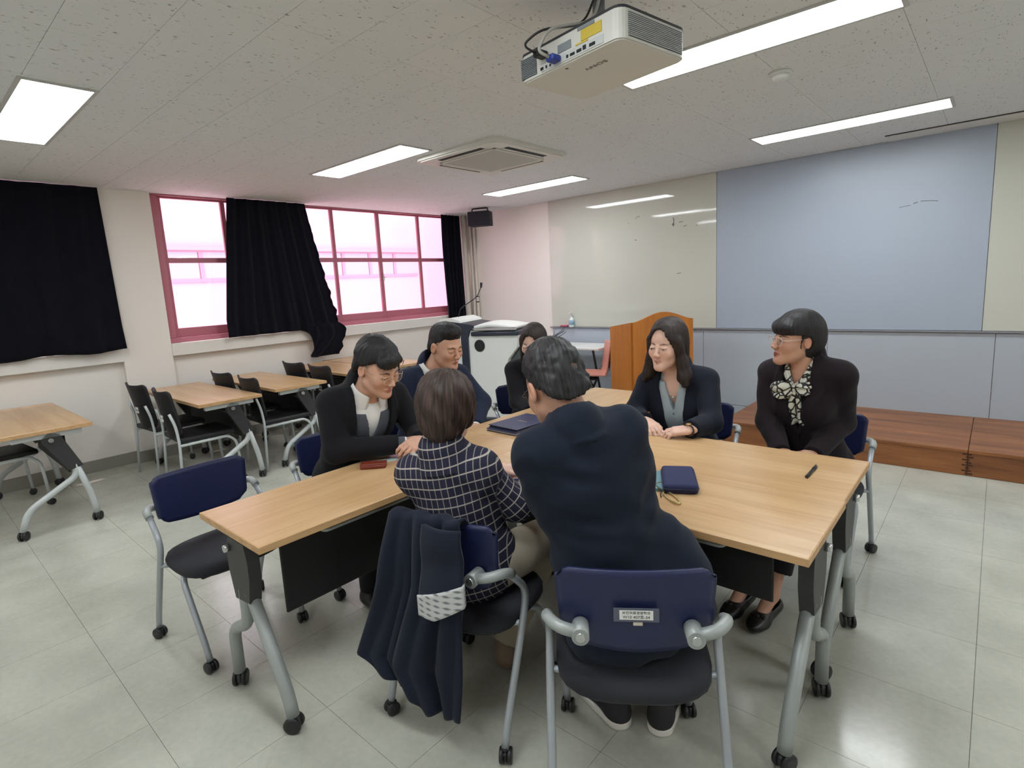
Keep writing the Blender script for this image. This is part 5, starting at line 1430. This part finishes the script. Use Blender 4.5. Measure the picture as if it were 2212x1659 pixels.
# ---- woman with scarf -----------------------------------------------------
W5 = mk('person', (5.49,-3.04), (-.12,-.99), 'seated woman with short black hair and clear glasses, patterned scarf bow, turned in profile',
    (5.49,-3.04,.53), (5.462,-3.135,1.068), (5.438,-3.190,1.182), (-.72,-.76), 2, -3,
    [(5.615,-3.05,.77), (5.318,-3.175,.77)], [(5.55,-3.30,.66), (5.42,-3.33,.66)], w=.91, dpt=.98, hkw=dict(skin='tan', female=True, lids=.3, scale=1.0, lip=srgb(170,84,80), eye_dir=(0,0)))
v5 = [(.0,.24),(.03,.36),(.058,.46),(.062,.52),(.06,.58)]
W5.jacket(J_PLUM, fem=True, vcut=v5, off=.014, hem=-.12, skirt=.01)
W5.layer('blouse', TOPB, .002, fem=True, zlo=.12, amp=.001, ztop=W5.T-.11)
legs5 = seated_legs(W5, .06, .44, .60); W5.body([(0, hframe(W5,(-.6,-.6,-.2),(.2,-.5,.8)), 1, (.5,.5,.6,.6), .4, .94), (1, hframe(W5,(.6,-.6,-.2),(0,-.5,.8)), -1, (.5,.5,.6,.6), .4, .94)], legs=legs5)
W5.trousers(TR_BLK, [(l[0], l[1], l[1]*.25+l[2]*.75, l[3]) for l in legs5], name='long_skirt', r=(.09,.075,.075,.06))
for lg in legs5:
    so = W5.shoe(SHOEB, lg[2], lg[3], low=True)
    bx = np.array((lg[2][0], lg[2][1]+.125, .058)); MB().rbox(bx[0]-.03, bx[0]+.03, bx[1]-.012, bx[1]+.012, bx[2]-.006, bx[2]+.006, .004, 2).rbox(bx[0]-.007, bx[0]+.007, bx[1]-.014, bx[1]+.014, bx[2]-.008, bx[2]+.009, .003).build('shoe_bow', SHOEB, so)
def w5h(q):
    d = ell(q, (0,-.018,.040), (.094,.118,.108)); d = su(d, ell(q, (0,-.060,-.015), (.080,.066,.085)), .04)
    a = q.copy(); a[:,0] = np.abs(a[:,0])
    face = np.maximum(np.maximum(-(q[:,1]-.020), q[:,2]-(.034+.22*np.clip(q[:,1]-.02,0,1)*.0)), -1)      # face opening below the fringe
    face = np.maximum(face, q[:,2]-.030-.45*(a[:,0]*.0))
    d = sm(d, -face, .01)
    ear = ell(a, (.090,-.006,-.020), (.034,.026,.044)); d = sm(d, -ear, .008)
    d = np.maximum(d, -(q[:,2]+.098))
    fr = ell(q, (0,.072,.062), (.074,.034,.034)); d = su(d, fr, .02)
    return d+streaks(q, 30, .0025)
W5.hair(HBLK, w5h)
W5.glasses(CLEARF, .0235, .020, False)
# scarf: collar roll, knot, two loops and two tails
T5 = W5.T; 
def tw5(x, y, z): return tuple(W5.tw(np.array([[x, y, z]]))[0])
def surf_y(P, x, z, off=0., fem=True):
    ys = np.linspace(.26, -.05, 125); d = P.torso(np.stack([np.full(125,x), ys, np.full(125,z)], 1).astype(f32), off, fem); k = np.argmax(d < 0); return float(ys[k]) if d[k] < 0 else -.05
def band(u, v):
    t = 2*u-1; s_ = abs(t)                      # 0 at the knot, 1 behind the neck
    if s_ < .62:
        a = s_/.62; x = math.copysign(.004+.058*a**.9, t)*(1+.10*v); z = T5-.085+.085*a+(.5-v)*.060*(.5+.5*a)
        y = surf_y(W5, x, z, .014)+.006+.004*math.sin(v*9+t*7)
    else:
        a = (s_-.62)/.38*PI*.5; x = math.copysign(.062*math.cos(a)+.002, t); z = T5+.012+.02*math.sin(a)+(.5-v)*.046; y0 = surf_y(W5, math.copysign(.062, t), T5, .014)+.006; y = y0*(1-math.sin(a))-.085*math.sin(a)
    return tw5(x, y, z)
so = MB().grid(band, 40, 8, .006).build('scarf', SCARF, W5.root)
def loop_fn(sx, dz, L, wd):
    def fn(u, v):
        x = sx*(.008+L*u); wv = wd*(.25+.75*math.sin(PI*min(1, u*.75+.1)))
        return tw5(x+.008*math.sin(v*9), .128+.018*math.sin(u*PI)+.010*math.sin(v*PI*3+u*2), T5-.088+dz*u+(v-.5)*wv*2)
    return fn
m = MB()
m.grid(loop_fn(1,-.020,.090,.038), 10, 10, .012); m.grid(loop_fn(-1,.005,.062,.030), 10, 10, .012)
def tail(x0, x1, L, wd):
    def fn(u, v): return tw5(x0+(x1-x0)*u+(v-.5)*wd*(.5+.6*u), .124+.012*math.sin(v*PI*2.5)+.01*u, T5-.092-L*u-.02*abs(v-.5)*u)
    return fn
m.grid(tail(.005,.060,.125,.066), 10, 8, .006); m.grid(tail(.0,-.005,.170,.052), 10, 8, .006)
m.build('scarf_bow', SCARF, so);
kq = W5.tw(np.array([[0,.128,T5-.088]]))[0]; MB().lathe([(.004,-.018),(.015,-.012),(.018,0),(.015,.012),(.004,.018)], 14, c=tuple(kq)).build('scarf_knot', SCARF, so)

# ---- woman in checks, back to us -----------------------------------------
W6 = mk('person', (4.784,-4.79), (-.30,.95), 'seated woman in navy checked jacket with short brown hair, back to the camera',
    (4.765,-4.755,.53), (4.725,-4.805,.935), (4.728,-4.793,1.093), (-.42,.90), -10, -2,
    [(4.60,-4.66,.80), (4.90,-4.650,.735)], [(4.765,-4.598,.822), (4.848,-4.575,.765)], w=.82, sh=[(4.615,-4.875,.865), (4.835,-4.745,.865)], body_dir=(-.50,.86), hkw=dict(skin='light', female=True, lids=.5, scale=1.0))
W6.jacket(CHECK, fem=True, check=True, off=.018, hem=-.13, skirt=.02, amp=.0028, h=.006, ra=(.053,.050,.049,.040))
W6.body([(1, hframe(W6,(-.55,.80,.12),(.3,.2,.9)), -1, (.8,.85,.9,.95), .4, .92), (0, hframe(W6,(.50,.85,.05),(-.2,.1,.95)), 1, (.55,.6,.65,.7), .4, .92)])
def w6h(q):
    d = ell(q, (0,-.014,.036), (.101,.115,.108)); d = su(d, ell(q, (0,-.052,-.035), (.074,.072,.088)), .04)
    a = q.copy(); a[:,0] = np.abs(a[:,0])
    d = su(d, ell(a, (.070,-.005,-.012), (.028,.052,.044)), .03)
    face = np.maximum(-(q[:,1]-.035), q[:,2]-.045); d = sm(d, -face, .012)
    d = sm(d, -(q[:,2]+.130-.80*np.clip(a[:,0]-.020,0,1)+.25*np.clip(q[:,1]+.03,-.03,1)), .012)
    th = np.arctan2(q[:,0]-.02, -q[:,1])
    return d+streaks(q, 24, .0040)+.0030*np.sin(th*9+q[:,2]*60)+.003*vnoise(q*20)
W6.hair(HBRN, w6h, R=.22)
W6l = [(W6.hip+np.array((-.09,0,0)), np.array((-.14,.34,.50)), np.array((-.30,.20,.10)), np.array((-.36,.30,.03))), (W6.hip+np.array((.10,0,0)), np.array((.17,.36,.50)), np.array((.02,.22,.10)), np.array((-.03,.34,.03)))]
W6.trousers(TR_BEI, W6l, r=(.088,.080,.072,.060)); SHOET = mat('shoe_beige', srgb(136,116,98), .5)
for lg in W6l: W6.shoe(SHOET, lg[2], lg[3])

# ---- leaning man, nearest the camera -------------------------------------
M7 = mk('person', (5.395,-4.685), (-.664,.7475), 'seated man in deep navy jacket leaning left over the table, back to the camera',
    (5.365,-4.68,.53), (5.235,-4.755,1.095), (5.160,-4.735,1.200), (-.87,.48), -24, -4,
    [(5.10,-4.66,.86), (5.20,-4.40,.84)], [(4.965,-4.52,.79), (5.00,-4.36,.785)],
    right=(.60,.80,0.1), sh=[(5.190,-4.865,1.035), (5.325,-4.655,1.050)], w=1.08, dpt=1.08, hkw=dict(skin='tan', lids=.6, scale=1.06, fade=srgb(44,42,42)))
M7.jacket(J_M7, off=.016, hem=-.09, skirt=.02, amp=.009, h=.0062, cy=.05, cup=-.004, flap=((.17,-.02,.05),(.095,.12,.17)), ra=(.063,.058,.056,.046))
M7.body([(1, hframe(M7,(-.9,-.2,-.05),(0,0,1)), -1, (.3,.4,.5,.5), .4, 1.02), (0, hframe(M7,(-.3,.9,-.05),(0,0,1)), 1, (.3,.4,.5,.5), .4, 1.02)])
def m7h(q):
    d, _ = hair_cap(q, (.0815,.103,.099), (0,-.013,.043), tilt=.74)
    d = su(d, ell(q, (0,.025,.095), (.062,.065,.045)), .02)
    return d+streaks(q, 30, .0025)+.0045*vnoise(q*38)+.003*vnoise(q*70)
ex = [lock(rn.uniform(.0,.06), rn.uniform(-.06,.02), .134, rn.uniform(.02,.05), rn.uniform(-.03,.01), rn.uniform(.012,.026), .0016, .012) for _ in range(4)]
ex += [lock(rn.uniform(-.06,.06), rn.uniform(-.1,.05), .125, rn.uniform(-.02,.02), rn.uniform(-.03,.03), rn.uniform(.002,.008), .0010, .0) for _ in range(12)]
M7.hair(HGRY, m7h, ex)
M7.glasses(DKFR, .024, .019, False)
def w2(P, x, y, z): return np.array(P.L((x, y, z)))
M7l = [(M7.hip+np.array((-.1,.0,-.01)), np.array((-.16,.40,.50)), w2(M7,5.225,-4.565,.10), w2(M7,5.10,-4.52,.03)), (M7.hip+np.array((.1,.0,-.01)), np.array((.16,.40,.50)), w2(M7,5.372,-4.485,.10), w2(M7,5.345,-4.34,.03))]
M7.trousers(TR_BLK, M7l, r=(.095,.072,.066,.055))
for lg in M7l: M7.shoe(mat('sneaker_black', srgb(34,35,38), .7), lg[2], lg[3], sole=SOLEW)

# ---- coat over the chair back --------------------------------------------
e_ = np.array((.978,.207,0)); n_ = np.array((.207,-.978,0)); o_ = np.array((4.812,-4.946,0))
COATM = cloth('coat_navy', srgb(23,30,46), .12)
co = empty('draped_coat', (4.81,-4.98,0), 0, 'dark navy coat with a checked cuff lining, hung over the chair back', 'coat')
def cpt(e, n, z): v = o_+e_*e+n_*n; return (v[0]-4.81, v[1]+4.98, z)
def coat(u, v):
    if v < .12:
        a = v/.12; e = -.155+.271*u; n = -.035+.075*a+.006*math.sin(u*16); z = .782-.085*max(0, 1-a*1.7)**1.5+.004*math.sin(u*20)
        return cpt(e, n, z)
    t = (v-.12)/.88
    zb = np.interp(u, [0,.10,.22,.33,.55,.8,1], [.25,.185,.165,.155,.085,.095,.108]); z = .782-(.782-zb)*t
    el = np.interp(z, [.08,.17,.24,.32,.535,.775], [-.20,-.27,-.332,-.30,-.21,-.155]); er = np.interp(z, [.1,.32,.535,.775], [.085,.112,.134,.116])
    e = el+(er-el)*u
    f = .018*math.sin(u*15+.6)+.011*math.sin(u*31+t*2)+.010*math.sin(t*7+u*5)+.022*math.exp(-((u-.30)/.035)**2)*min(1, t*2)
    return cpt(e, .040+f*(.35+.65*min(1,t*2))+.020*math.sin(min(1,t*1.6)*PI*.5), z)
MB().grid(coat, 70, 64, .010).build('coat_body', COATM, co)
def sleeve(u, v):
    e = (.018+(-.022)*v)+(.132+.030*v)*u; zb = .545+.072*u
    return cpt(e, .078+.016*math.sin(u*PI)+.012*v+.005*math.sin(v*8), .786-(.786-zb)*v)
MB().grid(sleeve, 16, 26, .018).build('sleeve', COATM, co)
def cufff(u, v):
    e = -.008+.170*u; zt = .556+.072*u; zb = np.interp(u, [0,.42,1], [.488,.496,.556])
    return cpt(e, .094+.018*math.sin(u*PI), zt+(zb-zt)*v)
def plaid_mat():
    m = bpy.data.materials.new('cuff_plaid'); m.use_nodes = True; n, l = nodes_of(m); p = n['Principled BSDF']; tc = n.new('ShaderNodeTexCoord'); mp = n.new('ShaderNodeMapping'); mp.inputs['Scale'].default_value = (26,26,40); l.new(tc.outputs['Object'], mp.inputs[0])
    c = n.new('ShaderNodeTexWave'); c.bands_direction = 'X'; c.inputs['Scale'].default_value = .35; l.new(mp.outputs[0], c.inputs['Vector']); c2 = n.new('ShaderNodeTexWave'); c2.bands_direction = 'Z'; c2.inputs['Scale'].default_value = .4; l.new(mp.outputs[0], c2.inputs['Vector'])
    a = n.new('ShaderNodeMath'); a.operation = 'MULTIPLY_ADD'; a.inputs[1].default_value = .5; l.new(c.outputs['Fac'], a.inputs[0]); l.new(c2.outputs['Fac'], a.inputs[2])
    r = n.new('ShaderNodeValToRGB'); r.color_ramp.elements[0].color = (*srgb(120,124,128),1); r.color_ramp.elements[1].color = (*srgb(196,198,198),1); r.color_ramp.elements[0].position = .2; r.color_ramp.elements[1].position = .6
    l.new(a.outputs[0], r.inputs['Fac']); l.new(r.outputs['Color'], p.inputs['Base Color']); p.inputs['Roughness'].default_value = .85; return m
MB().grid(cufff, 14, 8, .020).build('cuff_lining', plaid_mat(), co, 'gray checked cuff lining')
